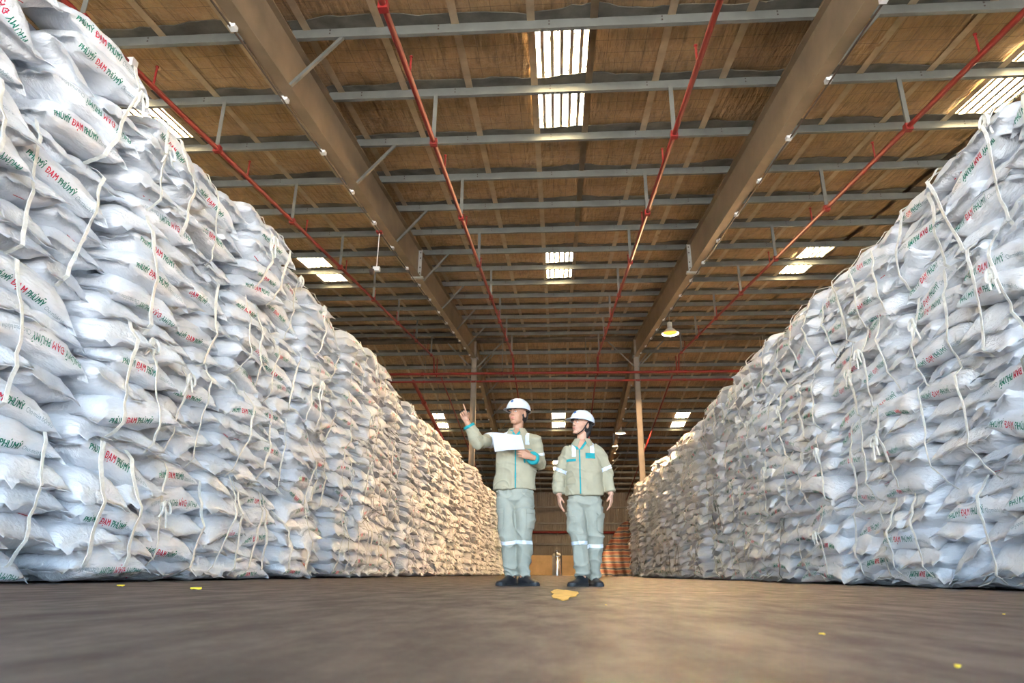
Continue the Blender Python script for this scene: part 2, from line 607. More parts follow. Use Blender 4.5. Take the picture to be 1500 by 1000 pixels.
# rafters: tapered I sections, both slopes, with cleats, fly braces and splice plates
RAFW = {-12.0: 'over the left sack pile', -4.03: 'along the left side of the aisle', 3.97: 'along the right side of the aisle', 12.0: 'over the right sack pile'}
for X in RAF_X[1:-1]:
    for far in (0, 1):
        ya, yb = (YF, YR) if not far else (YR, YB)
        root = empty('rafter', (X, (ya + yb) / 2, 0))
        tag(root, 'brown painted steel I rafter ' + RAFW[X] + (', beyond the ridge' if far else ', near slope'), 'rafter', 'steel rafters', 'structure')
        o0 = Vector((0, -(ya + yb) / 2, 0))

        def seg(prof, nm, m_):
            MB().sweep(prof, Vector((0, ya, rz_(ya))) + o0, Vector((0, yb, rz_(yb))) + o0, Vector((1, 0, 0)), Vector((0, 0, 1))).build(nm, m_, root)
        seg([(-0.10, 0), (0.10, 0), (0.10, 0.016), (-0.10, 0.016)], 'bottom_flange', M['rafter'])
        seg([(-0.10, 0.865), (0.10, 0.865), (0.10, 0.881), (-0.10, 0.881)], 'top_flange', M['rafter'])
        seg([(-0.006, 0.016), (0.006, 0.016), (0.006, 0.865), (-0.006, 0.865)], 'web', M['rafter'])
        inner = 1 if X < 0 else -1
        for k, y in enumerate([p for p in PUR if ya + 0.5 < p < yb - 0.5]):
            if abs(X) > 5:
                continue
            # small white cleat on the bottom flange's outer edge
            MB().box((-inner * 0.10, y + 0.3 - (ya + yb) / 2, rz_(y + 0.3) - 0.02), (0.09, 0.10, 0.07)).build('cleat', M['white_paint'], root)
            # fly brace from the bottom flange up to the purlin
            for sgn in ((1,) if k % 2 == 0 else ()):
                A = Vector((sgn * 0.09, y - (ya + yb) / 2, rz_(y) + 0.03))
                B = Vector((sgn * 0.85, y - (ya + yb) / 2, rz_(y, OFF_P) + 0.05))
                d = (B - A).normalized()
                MB().sweep([(-0.025, -0.025), (0.025, -0.025), (0.025, -0.019), (-0.019, -0.019), (-0.019, 0.025), (-0.025, 0.025)], A, B, Vector((0, 1, 0)), d.cross(Vector((0, 1, 0)))).build('fly_brace', M['purlin'], root)
        if abs(X) < 5:
            for y in ((18.0,) if not far else (46.0,)):
                zb = rz_(y)
                q = MB()
                q.box((0, y - (ya + yb) / 2, zb + 0.44), (0.22, 0.05, 0.9))
                q.box((0, y - (ya + yb) / 2, zb - 0.02), (0.36, 0.12, 0.05))
                for sx_ in (-1, 1):
                    for zz in (0.12, 0.3, 0.6, 0.78):
                        q.box((sx_ * 0.07, y - 0.03 - (ya + yb) / 2, zb + zz), (0.03, 0.03, 0.03), mi=1)
                q.build('splice_plate', [M['plate'], M['cable']], root)
        # the cable clipped along the bottom flange
        if abs(X) < 5 and not far:
            pts = [Vector((-inner * 0.115, y - (ya + yb) / 2, rz_(y) - 0.03 - 0.025 * abs(math.sin(y * 0.9)))) for y in np.arange(-6, 31.5, 0.6)]
            MB().tube(pts, 0.014, 6).build('cable', M['cable'], root)

# columns on the ridge line
for X, wd in ((-4.03, 'left'), (3.97, 'right')):
    c = empty('column', (X, YR, 0))
    tag(c, 'tall steel column under the ridge rising out of the ' + wd + ' sack wall', 'column', 'ridge columns', 'structure')
    MB().sweep([(-0.15, -0.13), (0.15, -0.13), (0.15, -0.115), (0.006, -0.115), (0.006, 0.115), (0.15, 0.115), (0.15, 0.13), (-0.15, 0.13), (-0.15, 0.115), (-0.006, 0.115), (-0.006, -0.115), (-0.15, -0.115)], (0, 0, 0.02), (0, 0, HR - 0.02), Vector((0, 1, 0)), Vector((1, 0, 0))).build('shaft', M['column'], c)
    MB().box((0, 0, 0.011), (0.45, 0.45, 0.02)).build('base_plate', M['column'], c)
    MB().box((0, 0, HR + 0.0), (0.36, 0.42, 0.03)).build('cap_plate', M['plate'], c)
    MB().sweep([(-0.10, 0), (0.10, 0), (0.10, 0.015), (-0.10, 0.015)], (0, -0.16, HR + 0.02), (0, -0.16, HR + 0.85), Vector((1, 0, 0)), Vector((0, 1, 0))).build('stiffener', M['column'], c)
    for sg in (-1, 1):
        A, B = Vector((0.08 * sg, -0.05, HR - 0.55)), Vector((1.35 * sg, -0.05, HR + OFF_P - 0.1))
        MB().sweep([(-0.03, -0.03), (0.03, -0.03), (0.03, -0.022), (-0.022, -0.022), (-0.022, 0.03), (-0.03, 0.03)], A, B, Vector((0, 1, 0)), (B - A).normalized().cross(Vector((0, 1, 0)))).build('knee_brace', M['purlin'], c)

# back wall: rendered cream dado, ribbed cladding above, girts
wb = empty('wall_back', (0, YB, 0))
tag(wb, kind='structure')
MB().box((0, 0.15, 0.83), (2 * XW, 0.3, 1.66)).build('dado', M['cream'], wb)
PW = 1.0
cl = MB()
prof = []
for k in range(5):
    x = k * 0.2
    prof += [(x, 0.0), (x + 0.11, 0.0), (x + 0.13, 0.035), (x + 0.18, 0.035)]
prof += [(1.0, 0.0)]
cl.sweep(prof + [(u, vv + 0.012) for (u, vv) in reversed(prof)], (0, 0.06, 1.60), (0, 0.06, rz_(YB, OFF_R) + 0.05), Vector((1, 0, 0)), Vector((0, 1, 0)))
clm = cl.mesh('cladding_sheet', M['cladding'])
for k in range(int(2 * XW / PW)):
    o = link(bpy.data.objects.new('cladding_sheet', clm), wb)
    o.location = (-XW + k * PW, 0, 0)
for z in (2.6, 4.4, 5.8):
    MB().box((0, -0.05, z), (2 * XW, 0.12, 0.16)).build('girt', M['purlin'], wb)
# side walls and the front wall with its wide open doorway behind the camera
for sgn, nm in ((-1, 'wall_left'), (1, 'wall_right')):
    wl = MB()
    pts = [(YF, 0), (YB, 0), (YB, rz_(YB, OFF_R)), (YR, HR + OFF_R), (YF, rz_(YF, OFF_R))]
    wl.sweep(pts, (sgn * XW, 0, 0), (sgn * (XW + 0.15), 0, 0), Vector((0, 1, 0)), Vector((0, 0, 1)))
    tag(wl.build(nm, M['cladding']), kind='structure')
DOORW, DOORH = 13.0, 5.6
wf = MB()
ze = rz_(YF, OFF_R) + 0.05
for sgn in (-1, 1):
    wf.box((sgn * (DOORW + XW) / 2, YF - 0.1, ze / 2), (XW - DOORW, 0.2, ze))
wf.box((0, YF - 0.1, (DOORH + ze) / 2), (2 * DOORW, 0.2, ze - DOORH))
tag(wf.build('wall_front', M['cladding']), kind='structure')

# ================================================================== the sacks
SL_, SW_, ST_ = 0.98, 0.58, 0.265           # sack length, width, thickness


def sack_grid(ns, nphi, seed):
    """rings of a filled sack: long axis x, front side -y; returns (rings, nphi, 3)"""
    rs = np.random.RandomState(seed)
    tt = np.linspace(-1, 1, ns)
    s = np.sign(tt) * np.abs(tt) ** 0.80
    ph = np.linspace(0, 2 * np.pi, nphi, endpoint=False)
    S, PH = np.meshgrid(s, ph, indexing='ij')
    a = np.abs(S)
    h = ST_ / 2 * np.clip(1 - a ** 3.6, 0, 1) ** 0.60 + 0.006
    wd = SW_ / 2 * (0.93 + 0.09 * a ** 4)
    c, sn = np.cos(PH), np.sin(PH)
    e = 2 / 2.35
    y = wd * np.sign(c) * np.abs(c) ** e
    z = h * np.sign(sn) * np.abs(sn) ** e
    x = S * SL_ / 2 - np.sign(S) * 0.055 * a ** 4 * (1 - (y / wd) ** 2)
    # folds and bulges
    P = np.stack([x, y, z], -1)
    low = vnoise(P * 4.5 + seed * 3.7, seed) * 0.026
    rid = 1 - np.abs(vnoise(P * np.array([5, 15, 15]) + seed * 1.3, seed + 50)) * 2
    rid2 = 1 - np.abs(vnoise(P * np.array([11, 7, 20]) + seed * 2.3, seed + 90)) * 2
    d = low + 0.016 * rid * (0.35 + a ** 1.5) + 0.010 * rid2
    k = np.clip(h / (ST_ / 2), 0.06, 1)
    y = y + d * c * k
    z = z + d * sn * k
    # the ends sag and twist, the front edge droops
    bend = rs.uniform(0.02, 0.075)
    tw = rs.uniform(-0.10, 0.10)
    x_ = x / (SL_ / 2)
    z = z - bend * x_ ** 2 * np.abs(x_) ** 0.5 + tw * x_ * y - rs.uniform(0.02, 0.06) * np.clip(-y / (SW_ / 2), 0, 1.2) ** 2
    rings = [np.stack([x[i], y[i], z[i]], -1) for i in range(ns)]

    def flap(i, sg):
        r = rings[i].copy()
        mid = (r + r[(-np.arange(nphi)) % nphi]) / 2
        wave = 0.010 * np.sin(mid[:, 1] * 17 + seed) + 0.006 * np.sin(mid[:, 1] * 41 + seed * 2)
        q = mid.copy()
        q[:, 2] += 0.0025 * np.sign(np.sin(ph)) + wave - 0.045
        q[:, 0] += sg * (0.066 + 0.012 * np.sin(mid[:, 1] * 31 + seed * 5))
        return q
    rings = [flap(0, -1)] + rings + [flap(ns - 1, 1)]
    return np.array(rings)


def grid_faces(nr, nphi):
    F = []
    for i in range(nr - 1):
        for k in range(nphi):
            k2 = (k + 1) % nphi
            F.append((i * nphi + k, (i + 1) * nphi + k, (i + 1) * nphi + k2, i * nphi + k2))
    # close the thin slit at both flap edges
    for i, fl in ((0, False), (nr - 1, True)):
        for k in range(nphi // 2):
            a, b, c, d = i * nphi + k, i * nphi + k + 1, i * nphi + (nphi - k - 1) % nphi, i * nphi + (nphi - k) % nphi
            f = (a, b, c, d)
            if len(set(f)) == 4:
                F.append(f if fl else f[::-1])
    return np.array(F)


# ---- lettering: flat text cut into small pieces, then laid on the sack's side
TXT = [('PH\u00da M\u1ef8', 0, 0.035), ('D', 1, 0.010), ('A', 1, 0.010), ('M', 1, 0.035), ('PH\u00da M\u1ef8', 0, 0.035), ('Cho m\u00f9a b\u1ed9i thu', 2, 0.0)]


def flat_text(cuts_x, cuts_y, res):
    """returns V (n,2) in metres around 0, triangles, material index"""
    Vs, Fs, Ms = [], [], []
    x0 = 0.0
    n = 0
    for (s_, mi, gap) in TXT:
        cu = bpy.data.curves.new('txt', 'FONT')
        cu.body = s_
        cu.size = 0.088 if mi < 2 else 0.066
        cu.resolution_u = res
        cu.space_word = 0.45
        ob = bpy.data.objects.new('txt', cu)
        COL.objects.link(ob)
        dg = bpy.context.evaluated_depsgraph_get()
        me = bpy.data.meshes.new_from_object(ob.evaluated_get(dg))
        bm = bmesh.new()
        bm.from_mesh(me)
        bmesh.ops.remove_doubles(bm, verts=bm.verts, dist=1e-5)
        xs = [q.co.x for q in bm.verts]
        wx = max(xs)
        for q in bm.verts:
            q.co.z = 0
        for cx in np.arange(cuts_x, wx, cuts_x):
            bmesh.ops.bisect_plane(bm, geom=bm.verts[:] + bm.edges[:] + bm.faces[:], plane_co=(cx, 0, 0), plane_no=(1, 0, 0))
        for cy in np.arange(-0.03, 0.12, cuts_y):
            bmesh.ops.bisect_plane(bm, geom=bm.verts[:] + bm.edges[:] + bm.faces[:], plane_co=(0, cy, 0), plane_no=(0, 1, 0))
        bmesh.ops.triangulate(bm, faces=bm.faces)
        bm.verts.index_update()
        for dx, dy, lift in (((-0.0022, 0.0, 0.0), (0.0022, 0.0012, 0.0012)) if mi < 2 else ((0.0, 0.0, 0.0),)):      # printed bold
            Vs += [(q.co.x + x0 + dx, q.co.y + dy, lift) for q in bm.verts]
            for f in bm.faces:
                Fs.append([q.index + n for q in f.verts])
                Ms.append(mi)
            n += len(bm.verts)
        x_l = min(q.co.x for q in bm.verts) + x0
        if s_ == 'D':                                   # the bar through the letter and the dot below the next
            Vs += [(x_l - 0.011, 0.026, 0.0024), (x_l + 0.026, 0.026, 0.0024), (x_l + 0.026, 0.035, 0.0024), (x_l - 0.011, 0.035, 0.0024)]
            Fs += [[n, n + 1, n + 2], [n, n + 2, n + 3]]
            Ms += [1, 1]
            n += 4
        if s_ == 'A':
            cx_ = (x_l + x0 + wx) / 2
            Vs += [(cx_ + 0.0075 * math.cos(k * math.pi / 4), -0.014 + 0.0075 * math.sin(k * math.pi / 4), 0.0) for k in range(8)]
            for k in range(1, 7):
                Fs.append([n, n + k, n + k + 1])
                Ms.append(1)
            n += 8
        bm.free()
        bpy.data.objects.remove(ob)
        bpy.data.curves.remove(cu)
        bpy.data.meshes.remove(me)
        x0 += wx + gap
    V = np.array(Vs)
    wtot = V[:, 0].max()
    V[:, 0] -= wtot / 2
    V[:, 1] -= 0.032
    V[:, :2] *= min(1.0, 0.84 / wtot)
    V[:, 1] *= 1.12
    return V, np.array(Fs), np.array(Ms)


def lay_text(T, rings, flip, phi0):
    """map flat text on the front side (-y) of a sack's ring grid"""
    V, F, Mi = T
    nr, nphi, _ = rings.shape
    body = rings[1:-1]
    nb = nr - 2
    sg = -1 if flip else 1
    x = V[:, 0] * sg
    hgt = V[:, 1] * sg
    tt = np.sign(x) * (np.abs(x) / (SL_ / 2)) ** (1 / 0.80)
    fi = (tt + 1) / 2 * (nb - 1)
    phi = phi0 - hgt / 0.135                      # pi = front middle, smaller = up
    fk = (phi / (2 * np.pi) * nphi)
    i0 = np.clip(np.floor(fi).astype(int), 0, nb - 2)
    u = (fi - i0)[:, None]
    k0 = np.floor(fk).astype(int)
    v_ = (fk - k0)[:, None]
    k1 = (k0 + 1) % nphi
    k0 = k0 % nphi
    A, B, C_, D = body[i0, k0], body[i0 + 1, k0], body[i0, k1], body[i0 + 1, k1]
    P = A * (1 - u) * (1 - v_) + B * u * (1 - v_) + C_ * (1 - u) * v_ + D * u * v_
    du = (B - A) * (1 - v_) + (D - C_) * v_
    dv = (C_ - A) * (1 - u) + (D - B) * u
    nrm = np.cross(du, dv)
    nrm /= np.linalg.norm(nrm, axis=1)[:, None] + 1e-9
    cen = P - np.stack([P[:, 0], 0 * P[:, 0], 0 * P[:, 0]], -1)
    sgn = np.sign((nrm * cen).sum(1))[:, None]
    return P + nrm * sgn * (0.0035 + V[:, 2:3])


TEXT_HI = flat_text(0.03, 0.014, 3)
TEXT_LO = flat_text(0.08, 0.030, 1)


def stripes(n):
    """coarse letter strokes for sacks too far away to read"""
    V, F, Mi = [], [], []
    x = -0.40
    for (cnt, mi) in ((5, 0), (3, 1), (5, 0), (9, 2)):
        for k in range(cnt):
            wd, hh = (0.020, 0.028) if mi < 2 else (0.012, 0.018)
            b = len(V)
            V += [(x, -hh, 0.0), (x + wd, -hh, 0.0), (x + wd, hh, 0.0), (x, hh, 0.0)]
            F += [[b, b + 1, b + 2], [b, b + 2, b + 3]]
            Mi += [mi, mi]
            x += wd + (0.014 if mi < 2 else 0.012)
        x += 0.03
    return np.array(V), np.array(F), np.array(Mi)


TEXT_FAR = stripes(0)
PRINT = [M['print_green'], M['print_red'], M['print_grey']]
NV = 12
HI_R, MID_R, LO_R = [], [], []
for k in range(NV):
    HI_R.append(sack_grid(34, 40, 11 + k))
    MID_R.append(sack_grid(18, 20, 11 + k))
    LO_R.append(sack_grid(10, 12, 11 + k))
FH, FM, FL = grid_faces(36, 40), grid_faces(20, 20), grid_faces(12, 12)
SACK_ME = [np_mesh('sack', HI_R[k].reshape(-1, 3), FH, [M['sack']]) for k in range(NV)]
FLIP = [k % 3 == 1 for k in range(NV)]
PHI0 = [math.pi + (0.25 if k % 2 else -0.12) for k in range(NV)]
TEXT_ME = []
for k in range(NV):
    TEXT_ME.append(np_mesh('lettering', lay_text(TEXT_HI, HI_R[k], FLIP[k], PHI0[k]), TEXT_HI[1], PRINT, TEXT_HI[2]))
LETTER_MID = [lay_text(TEXT_LO, MID_R[k], FLIP[k], PHI0[k]) for k in range(NV)]
LETTER_LO = [lay_text(TEXT_FAR, LO_R[k], FLIP[k], PHI0[k]) for k in range(NV)]


def dash_on(rings, sd):
    """short magenta print showing at the fold of a sack's end"""
    nr, nphi, _ = rings.shape
    i = nr - 6 if nr > 30 else nr - 3
    out = []
    for (kk, off) in ((0, 0.0), (1, 0.0), (1, 0.02), (0, 0.02)):
        k = (int(nphi * 0.70) + sd % 3 + kk * max(1, nphi // 18)) % nphi
        p = rings[i, k].copy()
        q = rings[i + 1, k]
        p = p + (q - p) * off * 18
        p[2] -= 0.004
        out.append(p)
    return np.array(out)


SACKS = []                                    # (side, stack, lift, layer, kind, pos-in-layer, variant, matrix)
BUNDLES = []
STACKW = 1.13


def left_top(Y):
    return float(np.interp(Y, [3, 4.6, 5.15, 5.8, 6.33, 6.9, 7.5, 8.0, 9.0, 10.8, 13.4, 17.6, 25, 41, 52], [4.72, 4.66, 4.50, 4.44, 4.42, 4.52, 4.62, 4.60, 4.48, 4.44, 4.56, 4.56, 4.72, 4.95, 5.05]))


def right_top(Y):
    return float(np.interp(Y, [3, 5, 6.2, 8, 9.6, 11.7, 16, 21, 35, 40], [3.86, 3.98, 4.10, 4.18, 4.15, 4.20, 4.16, 4.22, 4.14, 4.1]))


FIX = {('left', 0): 0.0, ('left', 1): -0.02, ('left', 2): 0.12, ('left', 3): 0.0, ('left', 4): 0.10, ('right', 1): 0.0, ('right', 2): 0.03, ('right', 3): -0.02, ('right', 4): 0.04, ('right', 5): 0.0, ('right', 6): 0.08, ('right', 7): 0.02, ('left', 24): 0.16, ('left', 25): 0.24, ('left', 26): 0.20, ('right', 24): 0.16, ('right', 25): 0.24, ('right', 26): 0.20}


def make_wall(side, xface, y0, nst, topf, seed):
    R_ = random.Random(seed)
    out = Vector((1, 0, 0)) if side == 'left' else Vector((-1, 0, 0))
    for st in range(nst):
        yc = y0 + (st + 0.5) * STACKW
        Ht = topf(yc) + R_.uniform(-0.07, 0.07)
        lh = Ht / 4
        xs = R_.choice((-0.10, -0.06, -0.03, 0.0, 0.03, 0.08, 0.16)) + R_.uniform(-0.03, 0.03)
        xs = FIX.get((side, st), xs)
        yaw = R_.gauss(0, 0.03)
        for lf in range(4):
            xb = xs + R_.uniform(-0.05, 0.05)
            ybj = R_.uniform(-0.05, 0.05)
            lay_n = 5
            t_ = lh / lay_n
            ptype = R_.random() < 0.5
            lean = R_.uniform(-0.07, 0.07)
            for ly in range(lay_n):
                A = (ly % 2 == 0) == ptype
                if R_.random() < 0.15:
                    A = not A
                f = (ly + 0.5) / lay_n - 0.5
                bul = 0.05 - 0.34 * f * f
                zc = lf * lh + (ly + 0.5) * t_ + 0.012
                if A:
                    inst = [('long', 0, ybj + R_.uniform(-0.07, 0.07))]
                else:
                    inst = [('end', 0, ybj - 0.285 + R_.uniform(-0.03, 0.03)), ('end', 1, ybj + 0.285 + R_.uniform(-0.03, 0.03))]
                for (kind, pos, dy) in inst:
                    var = R_.randrange(NV)
                    bl = (0.30 if kind == 'long' else 0.52)
                    xo = xface + out.x * (xb + bul + R_.uniform(-0.045, 0.045) - bl)
                    tilt = R_.gauss(0, 0.12) + lean
                    drop = R_.uniform(0.02, 0.24)
                    if lf == 0 and ly == 0:
                        tilt *= 0.3
                        drop *= 0.2
                    sc = R_.uniform(0.95, 1.06)
                    if kind == 'long':
                        rz0 = math.pi / 2 if side == 'left' else -math.pi / 2
                        Rm = Matrix.Rotation(rz0, 4, 'Z') @ Matrix.Rotation(R_.gauss(0, 0.06), 4, 'Z') @ Matrix.Rotation(tilt, 4, 'Y') @ Matrix.Rotation(drop, 4, 'X')
                    else:
                        rz0 = 0.0 if side == 'left' else math.pi
                        Rm = Matrix.Rotation(rz0, 4, 'Z') @ Matrix.Rotation(R_.gauss(0, 0.09), 4, 'Z') @ Matrix.Rotation(drop * 0.9, 4, 'Y') @ Matrix.Rotation(tilt * 1.1, 4, 'X')
                    zz = zc + (0.03 if kind == 'long' else 0.045)
                    Mx = Matrix.Translation((xo, yc + dy, zz)) @ Matrix.Rotation(yaw, 4, 'Z') @ Rm @ Matrix.Diagonal((sc, R_.uniform(0.96, 1.04), R_.uniform(0.94, 1.08), 1))
                    V = MID_R[var].reshape(-1, 3)
                    Mn = np.array(Mx)
                    W = V @ Mn[:3, :3].T + Mn[:3, 3]
                    low = W[:, 2].min()
                    if lf == 0 and ly == 0 and low < 0.004:
                        Mx = Matrix.Translation((0, 0, 0.004 - low)) @ Mx
                        W[:, 2] += 0.004 - low
                    SACKS.append((side, st, lf, ly, kind, pos, var, Mx))
                    BUNDLES.append((side, st, lf, W))
    return


XL, XR = -3.94, 3.88
Y0L, NL = 2.94, 42
Y0R, NR_ = 2.85, 31
make_wall('left', XL, Y0L, NL, left_top, 101)
make_wall('right', XR, Y0R, NR_, right_top, 202)

# which sacks show largest in the photograph
score = []
for i, sk in enumerate(SACKS):
    p = sk[7].translation + Vector((0.4 if sk[0] == 'left' else -0.4, 0, 0))
    q = project(p)
    if q is None or not (-40 < q[0] < 1540 and -40 < q[1] < 1000):
        continue
    d = (p - Vector((0, 0, CAMH))).length
    score.append((abs(p.x) / d ** 3, i))
score.sort(reverse=True)
CHOSEN = set(i for _, i in score[:300])
# stacks are counted along each wall from the first one in the picture
first = {'left': 99, 'right': 99}
for i in CHOSEN:
    first[SACKS[i][0]] = min(first[SACKS[i][0]], SACKS[i][1])
LIFTW = ['bottom', 'second', 'third', 'top']
for i, (side, st, lf, ly, kind, pos, var, Mx) in enumerate(SACKS):
    if i not in CHOSEN:
        continue
    o = bpy.data.objects.new('sack', SACK_ME[var])
    COL.objects.link(o)
    o.matrix_world = Mx
    stn = ORD[st - first[side] + 1]
    nth = ORD[ly + 1]
    if kind == 'long':
        lab = f'white printed sack lying lengthwise, {nth} up in {LIFTW[lf]} bundle, {stn} stack of {side} wall'
    else:
        lab = f'white sack end, {"nearer" if pos == 0 else "farther"} one, {nth} layer of {LIFTW[lf]} bundle, {stn} stack, {side} wall'
    tag(o, lab, 'sack', 'white sacks stacked in the ' + side + ' wall')
    if kind == 'long':
        link(bpy.data.objects.new('lettering', TEXT_ME[var]), o)
    elif (st * 7 + lf * 3 + ly) % 3 == 0:
        me = bpy.data.meshes.get('end_print_%d' % var)
        if me is None:
            me = np_mesh('end_print_%d' % var, dash_on(HI_R[var], var), np.array([[0, 1, 2, 3]]), [M['print_red']])
        link(bpy.data.objects.new('end_print', me), o)

# all the others as one mass: middle detail near, coarse far, plus the solid body of both piles
VV, TT, MMI = [], [], []
nv = 0


def push(V, F, mi):
    global nv
    VV.append(V)
    if F.shape[1] == 4:
        F = np.concatenate([F[:, [0, 1, 2]], F[:, [0, 2, 3]]])
        if not np.isscalar(mi):
            mi = np.concatenate([mi, mi])
    TT.append(F + nv)
    MMI.append(np.full(len(F), mi) if np.isscalar(mi) else mi)
    nv += len(V)


for i, (side, st, lf, ly, kind, pos, var, Mx) in enumerate(SACKS):
    if i in CHOSEN:
        continue
    Mn = np.array(Mx)
    Y = Mx.translation.y
    R3, T3 = Mn[:3, :3].T, Mn[:3, 3]
    if Y < 17:
        push(MID_R[var].reshape(-1, 3) @ R3 + T3, FM, 0)
        if kind == 'long':
            push(LETTER_MID[var] @ R3 + T3, TEXT_LO[1], TEXT_LO[2] + 1)
    else:
        push(LO_R[var].reshape(-1, 3) @ R3 + T3, FL, 0)
        if kind == 'long' and Y < 34:
            push(LETTER_LO[var] @ R3 + T3, TEXT_FAR[1], TEXT_FAR[2] + 1)
BOXF = np.array([(3, 2, 1, 0), (4, 5, 6, 7), (0, 1, 5, 4), (1, 2, 6, 5), (2, 3, 7, 6), (3, 0, 4, 7)])
for side, x0, x1, y0, n, tf in (('left', XL - 8.5, XL - 0.42, Y0L, NL, left_top), ('right', XR + 0.42, XR + 8.5, Y0R, NR_, right_top)):
    for st in range(n):
        a, b = y0 + st * STACKW, y0 + (st + 1) * STACKW
        h = tf((a + b) / 2) - 0.22
        V = np.array([(x, y, z) for z in (0.01, h) for (x, y) in ((x0, a), (x1, a), (x1, b), (x0, b))], float)
        push(V, BOXF, 0)
mass = np_mesh('stacked_sacks', np.concatenate(VV), np.concatenate(TT), [M['sack']] + PRINT, np.concatenate(MMI))
mo = link(bpy.data.objects.new('stacked_sacks', mass))
tag(mo, 'mass of white sacks stacked along both walls, farther and rear ones', 'sacks', None, 'stuff')

# ---- slings round each bundle: two flat straps down the face, some with a knot
byb = {}
for (side, st, lf, W) in BUNDLES:
    byb.setdefault((side, st, lf), []).append(W)


def strap_mesh(pts, out, width, name, mt, rs):
    n = len(pts)
    vs_, fs = [], []
    for i, p in enumerate(pts):
        tw = math.sin(i * 0.5 + rs) * 0.35
        sd_ = Vector((out.x * math.sin(tw) * 0.5, math.cos(tw), 0)) * width / 2
        for (a, b) in ((-1, 0.0), (1, 0.0), (1, 0.006), (-1, 0.006)):
            vs_.append(p + sd_ * a + out * b)
    for i in range(n - 1):
        for k in range(4):
            k2 = (k + 1) % 4
            fs.append((i * 4 + k, i * 4 + k2, i * 4 + 4 + k2, i * 4 + 4 + k))
    fs += [(3, 2, 1, 0), tuple(4 * (n - 1) + k for k in range(4))]
    return MB().add(vs_, fs)


RS = random.Random(55)
far_v = MB()
for (side, st, lf), Ws in byb.items():
    W = np.concatenate(Ws)
    out = Vector((1, 0, 0)) if side == 'left' else Vector((-1, 0, 0))
    y0 = (Y0L if side == 'left' else Y0R) + (st + 0.5) * STACKW
    near = y0 < 21.5
    z0, z1 = W[:, 2].min() + 0.05, W[:, 2].max() - 0.03
    root = None
    dark = RS.random() < (0.25 if side == 'right' and lf == 0 else 0.04)
    mt = M['strap_dark'] if dark else M['strap']
    q = project((XL if side == 'left' else XR, y0, (z0 + z1) / 2))
    inview = q is not None and -60 < q[0] < 1560 and q[1] > -80
    straps = []
    for sy in ((-0.30, 0.28) if RS.random() < 0.6 else (RS.uniform(-0.3, 0.3),)):
        ys = y0 + sy + RS.uniform(-0.08, 0.08)
        sl_ = RS.uniform(-0.22, 0.22)
        zs = np.linspace(z0, z1, 15 if near else 7)
        xo = []
        for z in zs:
            yy = ys + sl_ * (z - z0)
            s_ = (np.abs(W[:, 1] - yy) < 0.06) & (np.abs(W[:, 2] - z) < 0.07)
            v_ = (W[s_, 0] * out.x).max() if s_.any() else np.nan
            xo.append(v_)
        xo = np.array(xo)
        ok = ~np.isnan(xo)
        if ok.sum() < 4:
            continue
        xo = np.interp(zs, zs[ok], xo[ok])
        hull = xo.copy()
        for a in range(len(zs)):                      # pulled taut over the bulges
            for b in range(a + 2, len(zs)):
                tt_ = np.linspace(0, 1, b - a + 1)
                hull[a:b + 1] = np.maximum(hull[a:b + 1], (xo[a] * (1 - tt_) + xo[b] * tt_) - 0.02)
        pts = [Vector((out.x * (h + 0.004), ys + sl_ * (z - z0) + 0.012 * math.sin(z * 9 + st), z)) for h, z in zip(hull, zs)]
        pts[0] -= out * 0.08
        pts[-1] -= out * 0.10
        straps.append(pts)
    if not straps:
        continue
    if not (near and inview):
        for pts in straps:
            sm = strap_mesh(pts, out, 0.035, '', mt, st)
            far_v.add(sm.v, sm.f, 1 if dark else 0)
        continue
    base = straps[0][0].copy()
    root = empty('sling', base)
    tag(root, f'{"grey" if dark else "cream"} lifting sling round {LIFTW[lf]} bundle of {ORD[min(20, max(1, st - first[side] + 1))]} stack in {side} sack wall', 'sling', 'lifting slings round the sack bundles')
    for pts in straps:
        strap_mesh([p - base for p in pts], out, 0.028 if dark else RS.uniform(0.024, 0.050), 'strap', mt, st).build('strap', mt, root, True)
    if RS.random() < 0.5:
        p = straps[RS.randrange(len(straps))]
        c = p[RS.randrange(8, 13)] - base + out * 0.03
        kb = MB()
        for sg in (-1, 1):
            lp = []
            ax = RS.uniform(0.05, 0.10)
            for a in np.linspace(0, 2 * math.pi, 13):
                lp.append(c + Vector((out.x * 0.03 * math.sin(a * 0.5), sg * ax * (1 - math.cos(a)) * 0.5, -0.05 * math.sin(a) - 0.03 * (1 - math.cos(a)))))
            kb.tube(lp, 0.012, 6)
            kb.tube([c, c + Vector((out.x * 0.02, sg * 0.03, -0.07)), c + Vector((out.x * 0.01, sg * RS.uniform(0.04, 0.10), -RS.uniform(0.12, 0.25)))], [0.014, 0.013, 0.010], 6)
        kb.lathe([(0.008, -0.03), (0.026, -0.018), (0.03, 0.0), (0.025, 0.02), (0.008, 0.03)], c, 8)
        kb.build('knot', mt, root, True)
fs_ = far_v.build('sling_straps', [M['strap'], M['strap_dark']], None, False)
tag(fs_, 'thin cream straps round the far sack bundles of both walls', 'straps', None, 'stuff')

